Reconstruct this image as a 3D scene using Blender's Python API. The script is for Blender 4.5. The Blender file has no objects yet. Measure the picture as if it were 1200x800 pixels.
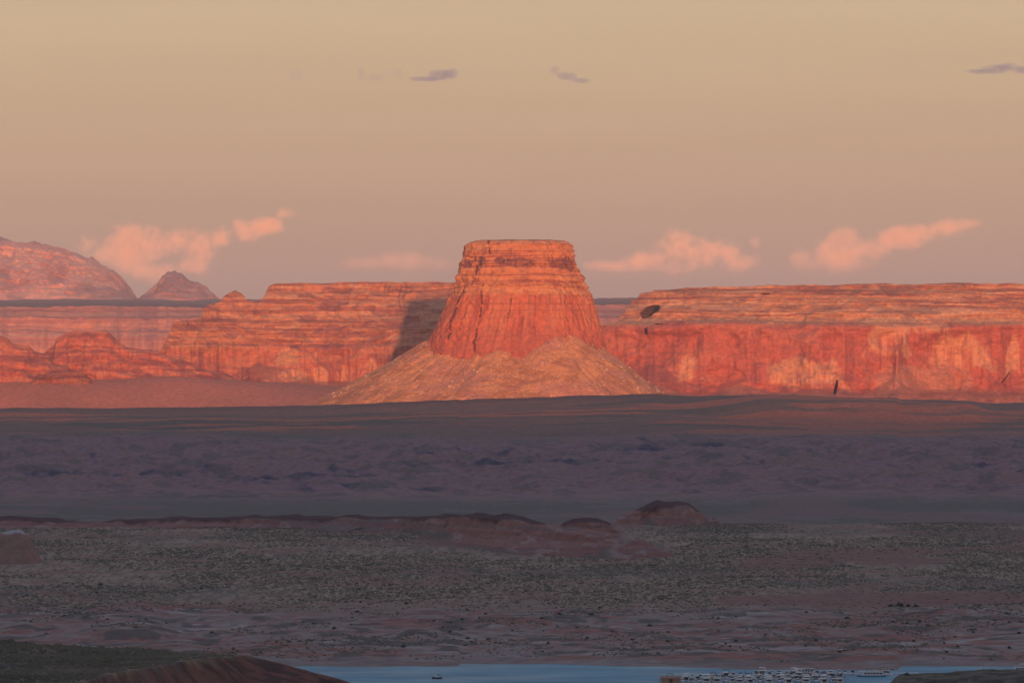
import bpy, bmesh, math, random
import numpy as np
from mathutils import Vector

# ------------------------------------------------------------------ camera, world, sun, exposure
sc = bpy.context.scene
COL = sc.collection
R = math.radians
F = 6593.0                 # focal length in photo pixels (1200 wide)
YH = 520.0                 # photo row of the level line
CZ = 150.0                 # viewpoint above the lake
SUN_EL, SUN_AZ = 1.5, 4.0  # degrees; low sun behind the camera, a little to the right

cam_d = bpy.data.cameras.new('camera'); cam = bpy.data.objects.new('camera', cam_d); COL.objects.link(cam)
cam.location = (0, 0, CZ)
cam.rotation_euler = (R(90) + math.atan((YH - 400) / F), 0, 0)
cam_d.sensor_width = 36; cam_d.lens = 36 * F / 1200
cam_d.clip_start = 1; cam_d.clip_end = 400000
sc.camera = cam

w = bpy.data.worlds.new('World'); sc.world = w; w.use_nodes = True
nt = w.node_tree; nt.nodes.clear()
def N(nt, t, **kw):
    n = nt.nodes.new(t)
    for k, v in kw.items(): setattr(n, k, v)
    return n
out = N(nt, 'ShaderNodeOutputWorld')
sky = N(nt, 'ShaderNodeTexSky', sky_type='NISHITA')
sky.sun_disc = False; sky.sun_elevation = R(SUN_EL); sky.sun_rotation = R(180 - SUN_AZ)
sky.air_density = 1.2; sky.dust_density = 3.0; sky.ozone_density = 1.5; sky.altitude = 1200
tc = N(nt, 'ShaderNodeTexCoord'); sep = N(nt, 'ShaderNodeSeparateXYZ')
nt.links.new(tc.outputs['Generated'], sep.inputs[0])
mr = N(nt, 'ShaderNodeMapRange'); mr.inputs['From Min'].default_value = 0; mr.inputs['From Max'].default_value = 1
pw = N(nt, 'ShaderNodeMath', operation='POWER'); pw.inputs[1].default_value = 0.5
nt.links.new(sep.outputs['Z'], mr.inputs['Value']); nt.links.new(mr.outputs[0], pw.inputs[0])
ramp = N(nt, 'ShaderNodeValToRGB'); cr = ramp.color_ramp
SKY = [(0.0, (.255, .20, .195)), (1.3, (.275, .21, .195)), (2.0, (.335, .242, .192)), (2.9, (.415, .298, .205)),
       (4.2, (.48, .366, .235)), (5.8, (.51, .412, .272)), (11, (.46, .43, .37)), (24, (.245, .285, .41)), (90, (.16, .18, .31))]
while len(cr.elements) < len(SKY): cr.elements.new(0.5)
for e, (a, c) in zip(cr.elements, SKY):
    e.position = math.sqrt(math.sin(R(a))); e.color = (*c, 1)
nt.links.new(pw.outputs[0], ramp.inputs[0])
b1 = N(nt, 'ShaderNodeBackground'); b1.inputs['Strength'].default_value = 0.05
b2 = N(nt, 'ShaderNodeBackground'); b2.inputs['Strength'].default_value = 0.85
ad = N(nt, 'ShaderNodeAddShader')
nt.links.new(sky.outputs[0], b1.inputs[0]); nt.links.new(ramp.outputs[0], b2.inputs[0])
vm = N(nt, 'ShaderNodeMapping'); vm.inputs['Scale'].default_value = (9, 9, 120)
vno = N(nt, 'ShaderNodeTexNoise'); vno.inputs['Scale'].default_value = 1.0; vno.inputs['Detail'].default_value = 4
vr = N(nt, 'ShaderNodeMapRange'); vr.inputs['From Min'].default_value = .3; vr.inputs['From Max'].default_value = .7
vr.inputs['To Min'].default_value = .825; vr.inputs['To Max'].default_value = .875
nt.links.new(tc.outputs['Generated'], vm.inputs['Vector']); nt.links.new(vm.outputs[0], vno.inputs['Vector'])
nt.links.new(vno.outputs[0], vr.inputs['Value']); nt.links.new(vr.outputs[0], b2.inputs['Strength'])
nt.links.new(b1.outputs[0], ad.inputs[0]); nt.links.new(b2.outputs[0], ad.inputs[1])
nt.links.new(ad.outputs[0], out.inputs[0])

sd = bpy.data.lights.new('sun', 'SUN'); sd.energy = 4.3; sd.angle = R(0.35); sd.color = (1.0, .43, .225)
so = bpy.data.objects.new('sun', sd); COL.objects.link(so)
ldir = Vector((-math.sin(R(SUN_AZ)) * math.cos(R(SUN_EL)), math.cos(R(SUN_AZ)) * math.cos(R(SUN_EL)), -math.sin(R(SUN_EL))))
so.rotation_euler = ldir.to_track_quat('-Z', 'Y').to_euler()

vs = sc.view_settings
vs.view_transform = 'Standard'; vs.look = 'None'; vs.exposure = 0.3; vs.gamma = 1; vs.use_curve_mapping = False
sc.cycles.max_bounces = 4; sc.cycles.diffuse_bounces = 2; sc.cycles.volume_bounces = 0
sc.cycles.transparent_max_bounces = 12
sc.cycles.use_denoising = True

# ------------------------------------------------------------------ helpers
def tag(o, label=None, cat=None, group=None, kind=None):
    if label: o['label'] = label
    if cat: o['category'] = cat
    if group: o['group'] = group
    if kind: o['kind'] = kind
    return o

def empty(name, loc=(0, 0, 0), rz=0):
    o = bpy.data.objects.new(name, None); COL.objects.link(o)
    o.location = loc; o.rotation_euler = (0, 0, rz); o.empty_display_size = 1
    return o

def copy_tree(o, parent=None):
    c = o.copy(); COL.objects.link(c); c.parent = parent
    for ch in list(o.children): copy_tree(ch, c)
    return c

def hash3(ix, iy, iz, seed):
    with np.errstate(over='ignore'):
        h = (ix.astype(np.uint32) * np.uint32(374761393) + iy.astype(np.uint32) * np.uint32(668265263)
             + iz.astype(np.uint32) * np.uint32(2147483647 - 58) + np.uint32((seed * 974711) & 0xffffffff))
        h = (h ^ (h >> np.uint32(13))) * np.uint32(1274126177)
        h = (h ^ (h >> np.uint32(16))) * np.uint32(2246822519)
        h = h ^ (h >> np.uint32(15))
    return h.astype(np.float32) / np.float32(4294967295.0)

def vn(x, y, z=0.0, seed=0):
    x, y, z = np.broadcast_arrays(np.asarray(x, np.float64), np.asarray(y, np.float64), np.asarray(z, np.float64))
    fx, fy, fz = np.floor(x), np.floor(y), np.floor(z)
    ix, iy, iz = fx.astype(np.int64), fy.astype(np.int64), fz.astype(np.int64)
    tx, ty, tz = (x - fx), (y - fy), (z - fz)
    tx, ty, tz = [(t * t * t * (t * (t * 6 - 15) + 10)).astype(np.float32) for t in (tx, ty, tz)]
    r = 0
    flat = not np.any(tz)
    for dz in ((0,) if flat else (0, 1)):
        wz = 1 if flat else (tz if dz else 1 - tz)
        for dy in (0, 1):
            wy = ty if dy else 1 - ty
            for dx in (0, 1):
                wx = tx if dx else 1 - tx
                r = r + hash3(ix + dx, iy + dy, iz + dz, seed) * wx * wy * wz
    return r * 2 - 1

def fbm(x, y, z=0.0, o=4, seed=0, gain=.5):
    a, s, t = 1.0, 0.0, 0.0
    for i in range(o):
        k = 2.03 ** i
        s = s + a * vn(np.asarray(x) * k + 17.3 * i, np.asarray(y) * k - 9.1 * i, np.asarray(z) * k, seed + i * 7)
        t += a; a *= gain
    return s / t * 1.5

def ridged(x, y, z=0.0, o=4, seed=0):
    a, s, t = 1.0, 0.0, 0.0
    for i in range(o):
        k = 2.03 ** i
        s = s + a * (1 - np.abs(vn(np.asarray(x) * k + 5.3 * i, np.asarray(y) * k, np.asarray(z) * k, seed + i * 7)) * 2)
        t += a; a *= .5
    return s / t

def ss(x, a, b):
    t = np.clip((np.asarray(x, np.float64) - a) / (b - a), 0, 1)
    return t * t * (3 - 2 * t)

def ip(x, pts):
    p = np.array(pts, float)
    return np.interp(x, p[:, 0], p[:, 1])

def mixc(c, d, f):
    f = np.clip(f, 0, 1)[..., None]
    return c * (1 - f) + np.asarray(d, np.float64) * f

def rowz(row, d): return CZ + (YH - row) * d / F
def pxx(px, d): return (px - 600) / F * d

def mesh_from(name, V, Q, cols=None, mat=None, parent=None, flat=False):
    V = np.ascontiguousarray(V, np.float32).reshape(-1, 3); Q = np.ascontiguousarray(Q, np.int32)
    k = Q.shape[1]
    m = bpy.data.meshes.new(name)
    m.vertices.add(len(V)); m.vertices.foreach_set('co', V.ravel())
    m.loops.add(Q.size); m.loops.foreach_set('vertex_index', Q.ravel())
    m.polygons.add(len(Q)); m.polygons.foreach_set('loop_start', np.arange(0, Q.size, k, dtype=np.int32))
    if cols is not None:
        at = m.color_attributes.new('Col', 'FLOAT_COLOR', 'POINT')
        c = np.ones((len(V), 4), np.float32); c[:, :3] = np.clip(np.asarray(cols).reshape(-1, 3), 0.01, .9)
        at.data.foreach_set('color', c.ravel())
    m.update(calc_edges=True)
    if flat:
        m.polygons.foreach_set('use_smooth', np.zeros(len(Q), bool))
    if mat: m.materials.append(mat)
    o = bpy.data.objects.new(name, m); COL.objects.link(o)
    if parent: o.parent = parent
    return o

def grid(name, P, cols, mat, parent=None, wrap=False):
    n, m = P.shape[:2]
    i = np.arange(n * m).reshape(n, m)
    if wrap: i = np.concatenate([i, i[:, :1]], 1)
    Q = np.stack([i[:-1, :-1], i[:-1, 1:], i[1:, 1:], i[1:, :-1]], -1).reshape(-1, 4)
    return mesh_from(name, P, Q, cols, mat, parent)

# ------------------------------------------------------------------ materials
def rock_mat(name, sc1=.12, bump=.6, dist=2.0, rough=.95, var=.35):
    """vertex colour (the bed's own colour) with fine grain and relief at two sizes"""
    m = bpy.data.materials.new(name); m.use_nodes = True; t = m.node_tree
    b = t.nodes['Principled BSDF']; b.inputs['Roughness'].default_value = rough
    b.inputs['Specular IOR Level'].default_value = .1
    at = N(t, 'ShaderNodeAttribute', attribute_name='Col')
    g = N(t, 'ShaderNodeNewGeometry')
    n1 = N(t, 'ShaderNodeTexNoise'); n1.inputs['Scale'].default_value = sc1; n1.inputs['Detail'].default_value = 6; n1.inputs['Roughness'].default_value = .65
    t.links.new(g.outputs['Position'], n1.inputs['Vector'])
    mr = N(t, 'ShaderNodeMapRange'); mr.inputs['From Min'].default_value = .3; mr.inputs['From Max'].default_value = .7
    mr.inputs['To Min'].default_value = 1 - var; mr.inputs['To Max'].default_value = 1 + var
    t.links.new(n1.outputs[0], mr.inputs['Value'])
    mx = N(t, 'ShaderNodeVectorMath', operation='SCALE')
    t.links.new(at.outputs['Color'], mx.inputs[0]); t.links.new(mr.outputs[0], mx.inputs['Scale'])
    t.links.new(mx.outputs[0], b.inputs['Base Color'])
    bp = N(t, 'ShaderNodeBump'); bp.inputs['Strength'].default_value = bump; bp.inputs['Distance'].default_value = dist
    t.links.new(n1.outputs[0], bp.inputs['Height']); t.links.new(bp.outputs[0], b.inputs['Normal'])
    return m

def plain(name, col, rough=.6, spec=.3, var=.15, scale=2.0, metal=0):
    m = bpy.data.materials.new(name); m.use_nodes = True; t = m.node_tree
    b = t.nodes['Principled BSDF']; b.inputs['Roughness'].default_value = rough
    b.inputs['Specular IOR Level'].default_value = spec; b.inputs['Metallic'].default_value = metal
    g = N(t, 'ShaderNodeTexCoord'); n1 = N(t, 'ShaderNodeTexNoise'); n1.inputs['Scale'].default_value = scale; n1.inputs['Detail'].default_value = 4
    t.links.new(g.outputs['Object'], n1.inputs['Vector'])
    r = N(t, 'ShaderNodeValToRGB')
    r.color_ramp.elements[0].position = .3; r.color_ramp.elements[1].position = .7
    r.color_ramp.elements[0].color = (*[c * (1 - var) for c in col], 1); r.color_ramp.elements[1].color = (*[min(1, c * (1 + var)) for c in col], 1)
    t.links.new(n1.outputs[0], r.inputs[0]); t.links.new(r.outputs[0], b.inputs['Base Color'])
    return m

M_cliff = rock_mat('cliff_rock', .10, .7, 3.0, var=.22)
M_butte = rock_mat('butte_rock', .12, .7, 2.5, var=.22)
M_talus = rock_mat('talus_rubble', .2, .7, 2.0, var=.3)
M_far = rock_mat('far_rock', .03, .6, 7.0, var=.25)
M_ground = rock_mat('desert_ground', .09, .5, 1.2, var=.28)
M_knoll = rock_mat('mudstone', .10, .4, 1.5, var=.2)

# ------------------------------------------------------------------ ground: one polar sheet round the viewpoint
SHORE = [(-400, 3800), (370, 3804), (480, 3798), (520, 3788), (536, 3790), (540, 3836), (600, 3846), (700, 3818), (800, 3790), (900, 3746), (1040, 3734), (1050, 3740), (1056, 3800), (1200, 3792), (1500, 3800)]
HL_F = [(-300, 1900), (0, 2020), (100, 2094), (150, 2189), (230, 2293), (290, 2340), (2000, 2340)]
HL_B = [(-300, 2640), (0, 2522), (100, 2448), (200, 2397), (290, 2341), (2000, 2341)]
PROF = [(-2200, -4), (-60, -4), (0, 0), (110, 5), (400, 9.5), (800, 15.5), (1600, 36), (2200, 55), (2500, 60), (3200, 60), (3700, 68),
        (4200, 90), (5200, 138), (6200, 192), (6950, 234), (7150, 240), (7400, 238), (7700, 226), (8700, 222), (60000, 260)]
CREST = [(-400, -22), (0, -20), (200, -19), (400, -13), (500, -5), (600, 1), (700, 5), (770, 7), (850, 0), (950, -7), (1100, -10), (1400, -10)]
FAN = [(-400, 1), (220, 1), (400, .72), (460, .5), (600, 0), (1500, 0)]

def ground_z(px, d, x, y, detail=True):
    t = d - (ip(px, SHORE) + 10 * vn(x / 35, y / 300, seed=3) + 4 * vn(x / 9, y / 200, seed=4))
    t = np.where(d < 2900, np.minimum(t, -60), t)
    z = ip(t, PROF)
    # soften the kinks
    z = (z + ip(t - 60, PROF) + ip(t + 60, PROF)) / 3 if detail else z
    z = np.where((t > -70) & (t < 150), ip(t, PROF), z)
    z = z + ip(px, CREST) * ss(d, 9300, 10900)
    z = z + ip(px, FAN) * (100 * ss(d, 12520, 13060) + 18 * ss(d, 13060, 16000))
    if detail:
        land = ss(t, 0, 60)
        z = z + land * 1.6 * fbm(x / 60, y / 120, o=4, seed=11) * (1 + 1.5 * ss(t, 0, 300) * (1 - ss(t, 800, 1200)))
        # ledgy banks of the shore
        k = ss(t, 20, 200) * (1 - ss(t, 700, 1000))
        z = z + k * 2.6 * np.maximum(0, fbm(x / 150, y / 110, o=3, seed=23)) ** .5 * ss(fbm(x / 60, y / 60, o=3, seed=29), -.1, .12)
        # gullied badlands
        bad = ss(d, 7700, 8100) * (1 - ss(d, 9000, 9700))
        q = x + .14 * (y - 8000)
        z = z + bad * (16 * ridged(q / 110, y / 260, o=5, seed=31) - 5 + 6 * ridged((x + .2 * y) / 40, y / 120, o=4, seed=33))
        roll = ss(d, 8800, 9600) * (1 - ss(d, 10700, 11000))
        z = z + roll * 5 * fbm(x / 300, y / 260, o=4, seed=37)
        rt = ss(px, 780, 900) * (1 - .5 * ss(px, 1130, 1160)) * (1 - ss(d, 10400, 10900))
        z = z + rt * (21 * ss(d + 60 * fbm(x / 200, 0, o=3, seed=41), 10000, 10240))
        z = z + ss(d, 11300, 12000) * 6 * fbm(x / 260, y / 260, o=4, seed=43)
    # headland on the near left
    f, b = ip(px, HL_F), ip(px, HL_B)
    lat = np.maximum(0, px - 290) * .355
    edge = 62 - 0.5 * lat ** 1.0 * .42 - .0012 * lat ** 2
    dz = np.maximum(0, f - d) * .34 + np.maximum(0, d - b) * .30
    n1 = .8 * fbm(x / 40, y / 40, o=5, seed=51) if detail else 0
    h = edge - dz + n1
    z = np.where((d > 800) & (d < 3300), np.maximum(z, h), z)
    # near spit on the right
    sp = ip(d, [(3200, -6), (3330, 8), (3400, 10), (3480, 8), (3530, 5), (3570, -4), (3700, -6)]) + (1.0 * fbm(x / 14, y / 20, o=4, seed=53) if detail else 0)
    sp = sp - 14 * (1 - ss(px, 1020, 1060)) + 2.5 * ss(px, 1060, 1150)
    z = np.where((d > 3000) & (d < 3720), np.maximum(z, sp), z)
    # the viewpoint's own hill, below the frame
    z = np.maximum(z, ip(d, [(0, 148.2), (15, 147.8), (60, 140), (300, 110), (900, 45), (1500, 14), (1900, 2), (2000, -4), (3e5, -4)]))
    return z

def build_ground():
    inner = np.linspace(-.128, .128, 1120)
    outer = np.concatenate([np.linspace(.14, .5, 24), np.linspace(.6, math.pi, 22)])
    phi = np.concatenate([-outer[::-1][1:], np.arctan(inner), outer])
    r = np.concatenate([np.array([3, 8, 15, 30, 60, 110, 180, 300, 500, 700, 900, 1100, 1300, 1500, 1650]), np.arange(1800, 2000, 7), np.arange(2000, 2180, 2.2), np.arange(2180, 2345, .9), np.arange(2345, 2360, 2.2), np.arange(2360, 2600, 7), np.arange(2600, 3300, 40), np.arange(3300, 3660, 7),
                        np.arange(3660, 4100, 4), np.arange(4100, 6600, 7), np.arange(6600, 9800, 13), np.arange(9800, 11400, 11), np.arange(11400, 14600, 40), np.array([15000, 16000, 18000, 21000, 25000, 32000, 45000, 70000])])
    ph, rr = np.meshgrid(phi, r)
    x, y = rr * np.sin(ph), rr * np.cos(ph)
    pc = np.clip(ph, -.22, .22)
    px = 600 + F * np.tan(pc)
    d = np.where(np.abs(ph) < .2, y, rr)
    z = ground_z(px, d, x, y)
    side = ss(np.abs(ph), .2, .42)
    z = np.where(rr > 1500, np.maximum(z, side * 30 - 5), z)
    # ---- colours
    t = d - ip(px, SHORE)
    c = np.zeros(x.shape + (3,)) + np.array([.25, .18, .135])
    warp = 6 * fbm(x / 130, y / 240, o=4, seed=61)
    bands = vn((z + warp * .35) / .7, x / 160, y / 4000, seed=63) * .6 + .8 * fbm(x / 42, y / 26, o=5, seed=64, gain=.6)
    shore = mixc(np.zeros_like(c) + np.array([.27, .205, .175]), [.27, .125, .095], ss(bands + .5 * fbm(x / 200, y / 160, o=3, seed=62), -.1, .3))
    shore = mixc(shore, [.36, .31, .28], .8 * ss(-bands + .5 * fbm(x / 90, y / 90, o=3, seed=65), .5, .85))
    shore = mixc(shore, [.25, .15, .11], .6 * ss(fbm(x / 14, y / 22, o=4, seed=66), .1, .35))
    shore = mixc(shore, [.095, .09, .075], .8 * ss(fbm(x / 22, y / 24, o=4, seed=67), .15, .38))
    shore = mixc(shore, [.25, .205, .185], .75 * (1 - ss(t + 40 * bands, 10, 120)))
    c = mixc(c, shore, 1 - ss(t + 130 * fbm(x / 200, y / 200, o=3, seed=70), 760, 900))
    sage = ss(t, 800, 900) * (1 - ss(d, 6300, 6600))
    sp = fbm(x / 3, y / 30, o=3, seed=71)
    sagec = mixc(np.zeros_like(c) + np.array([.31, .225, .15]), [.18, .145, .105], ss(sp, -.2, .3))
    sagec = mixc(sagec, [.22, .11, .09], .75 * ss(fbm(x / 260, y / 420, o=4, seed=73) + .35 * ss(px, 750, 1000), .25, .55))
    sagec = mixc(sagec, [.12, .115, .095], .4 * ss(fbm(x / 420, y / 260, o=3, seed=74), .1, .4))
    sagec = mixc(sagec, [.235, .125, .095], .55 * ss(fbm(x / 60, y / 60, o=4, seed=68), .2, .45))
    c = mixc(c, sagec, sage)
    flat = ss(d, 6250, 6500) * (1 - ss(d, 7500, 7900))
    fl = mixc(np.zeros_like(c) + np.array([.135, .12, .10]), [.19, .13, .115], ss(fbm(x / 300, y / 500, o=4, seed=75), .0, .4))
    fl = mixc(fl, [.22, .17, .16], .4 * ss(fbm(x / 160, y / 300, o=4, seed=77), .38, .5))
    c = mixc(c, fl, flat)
    bad = ss(d, 7500, 7900) * (1 - ss(d, 9300, 9800))
    q2 = x + .16 * (y - 8000)
    n2 = ridged(q2 / 46, y / 130, o=5, seed=79) - .25 + .5 * fbm(x / 420, y / 330, o=3, seed=78)
    bd = mixc(np.zeros_like(c) + np.array([.255, .155, .155]), [.055, .052, .085], .95 * ss(n2, .12, .55) * ss(fbm(x / 300, y / 260, o=4, seed=76) + .9 * np.exp(-((d - 8700 + 250 * np.sin(px / 170)) / 300) ** 2), .1, .55))
    bd = mixc(bd, [.28, .165, .13], .6 * ss(fbm(x / 40, y / 80, o=5, seed=80), .12, .4))
    bd = mixc(bd, [.14, .115, .10], .7 * ss(fbm(x / 36, y / 60, o=4, seed=82), .15, .4))
    c = mixc(c, bd, bad)
    up = ss(d, 9300, 9700)
    n3 = fbm(x / 420, y / 130, o=4, seed=81)
    uc = mixc(np.zeros_like(c) + np.array([.20, .13, .10]), [.12, .11, .085], ss(n3, -.1, .25) * (1 - .6 * ss(px, 750, 950)))
    uc = mixc(uc, [.40, .15, .09], .85 * ss(fbm(x / 500, y / 90, o=4, seed=83) + .35 * ss(px, 700, 950), .28, .5))
    c = mixc(c, uc, up)
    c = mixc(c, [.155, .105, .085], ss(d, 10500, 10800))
    fan = ss(d, 11400, 12400)
    c = mixc(c, np.array([.64, .21, .12]), fan * (.85 + .15 * vn(x / 150, y / 150, seed=85)))
    # headland: dark scrub on the flat top, red earth on the front slope
    hl = (d > 1500) & (d < 3000) & (z > 3)
    hc = mixc(np.zeros_like(c) + np.array([.085, .072, .058]), [.13, .105, .08], ss(fbm(x / 9, y / 24, o=4, seed=87), -.1, .4))
    red = ss(ip(px, HL_F) - d + 10 * fbm(x / 12, y / 12, o=3, seed=88), -12, 14)
    red = np.maximum(red, ss(px + 30 * fbm(x / 14, y / 5, o=3, seed=89), 285, 320))
    hc = mixc(hc, [.34, .27, .15], .85 * np.exp(-((d - ip(px, HL_F)) / 22) ** 2) * ss(fbm(x / 8, y / 12, o=3, seed=86), -.3, .2))
    rc = mixc(np.zeros_like(c) + np.array([.16, .075, .055]), [.08, .05, .04], ss(fbm(x / 7, y / 2.6, o=5, seed=90), -.05, .3))
    hc = mixc(hc, rc, red)
    c = np.where(hl[..., None], hc, c)
    spm = (d > 3250) & (d < 3650) & (px > 1000) & (z > -1)
    sc_ = mixc(np.zeros_like(c) + np.array([.12, .105, .075]), [.05, .05, .035], ss(fbm(x / 7, y / 12, o=4, seed=91), -.15, .25))
    c = np.where(spm[..., None], sc_, c)
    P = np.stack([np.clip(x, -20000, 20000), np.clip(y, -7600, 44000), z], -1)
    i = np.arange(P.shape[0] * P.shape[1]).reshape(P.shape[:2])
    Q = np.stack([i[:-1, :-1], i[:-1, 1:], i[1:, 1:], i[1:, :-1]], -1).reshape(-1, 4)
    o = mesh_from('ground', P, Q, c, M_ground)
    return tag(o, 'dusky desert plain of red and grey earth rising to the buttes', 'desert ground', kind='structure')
build_ground()

# ------------------------------------------------------------------ lake
def water_mat():
    m = bpy.data.materials.new('lake_water'); m.use_nodes = True; t = m.node_tree
    b = t.nodes['Principled BSDF']
    b.inputs['Base Color'].default_value = (.055, .25, .35, 1); b.inputs['Roughness'].default_value = .42; b.inputs['IOR'].default_value = 1.33
    g = N(t, 'ShaderNodeNewGeometry'); mp = N(t, 'ShaderNodeMapping'); mp.inputs['Scale'].default_value = (1, 1.6, 1)
    t.links.new(g.outputs['Position'], mp.inputs['Vector'])
    n1 = N(t, 'ShaderNodeTexNoise'); n1.inputs['Scale'].default_value = .35; n1.inputs['Detail'].default_value = 5
    n2 = N(t, 'ShaderNodeTexNoise'); n2.inputs['Scale'].default_value = .012; n2.inputs['Detail'].default_value = 3
    t.links.new(mp.outputs[0], n1.inputs['Vector']); t.links.new(g.outputs['Position'], n2.inputs['Vector'])
    mr = N(t, 'ShaderNodeMapRange'); mr.inputs['From Min'].default_value = .35; mr.inputs['From Max'].default_value = .65
    mr.inputs['To Min'].default_value = .55; mr.inputs['To Max'].default_value = 1.0
    t.links.new(n2.outputs[0], mr.inputs['Value'])
    b.inputs['Specular IOR Level'].default_value = .3
    mr.inputs['To Min'].default_value = .45; mr.inputs['To Max'].default_value = .62
    t.links.new(mr.outputs[0], b.inputs['Roughness'])
    m3 = N(t, 'ShaderNodeMapping'); m3.inputs['Scale'].default_value = (.012, .05, 1); t.links.new(g.outputs['Position'], m3.inputs['Vector'])
    n3 = N(t, 'ShaderNodeTexNoise'); n3.inputs['Scale'].default_value = 1; n3.inputs['Detail'].default_value = 6; n3.inputs['Roughness'].default_value = .65; t.links.new(m3.outputs[0], n3.inputs['Vector'])
    r3 = N(t, 'ShaderNodeValToRGB'); r3.color_ramp.elements[0].position = .36; r3.color_ramp.elements[1].position = .62
    r3.color_ramp.elements[0].color = (.035, .16, .24, 1); r3.color_ramp.elements[1].color = (.085, .31, .40, 1)
    t.links.new(n3.outputs[0], r3.inputs[0]); t.links.new(r3.outputs[0], b.inputs['Base Color'])  # reflected sky blue and ripple shading are painted into the base colour
    return m
ph, rr = np.meshgrid(np.linspace(-.4, .4, 90), np.linspace(1960, 4000, 60))
P = np.stack([rr * np.sin(ph), rr * np.cos(ph), 0 * rr], -1)
tag(grid('lake_water', P, np.zeros(P.shape), water_mat()), 'strip of calm blue lake water along the bottom edge', 'lake', kind='structure')

# ------------------------------------------------------------------ hills behind the viewpoint (their shadow lies over the plain)
hx = np.linspace(-9000, 9000, 240)
rows = []
for (yy, k) in ((-2300, 0), (-2700, .35), (-3050, .7), (-3300, .94), (-3500, 1), (-4200, 1.0), (-5200, .96), (-6200, .5), (-7000, 0)):
    hz = 538 + 10 * fbm(hx / 500, yy / 3000, o=4, seed=101)
    rows.append(np.stack([hx, yy + 120 * fbm(hx / 600, yy / 900, o=3, seed=102), np.where(k > 0, -20 + k * (hz + 20), -20) + (8 * vn(hx / 200, yy / 200, seed=103) if k < .9 else 0)], -1))
P = np.array(rows)
tag(grid('hills', P, np.zeros(P.shape) + np.array([.24, .15, .11]), M_far), 'long dark tableland behind the viewpoint', 'hills', kind='structure')

# ------------------------------------------------------------------ mesas
def strata(zn, wl, seed, lo=.35, amp=1.6):
    """cumulative setback of alternating hard and soft beds; zn sorted 0..1"""
    n = vn(zn * wl, 0 * zn, seed=seed) + .6 * vn(zn * wl * 2.7, 0 * zn, seed=seed + 1)
    w_ = np.exp(amp * n)
    s = np.cumsum(w_); return (s - s[0]) / (s[-1] - s[0])

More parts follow.
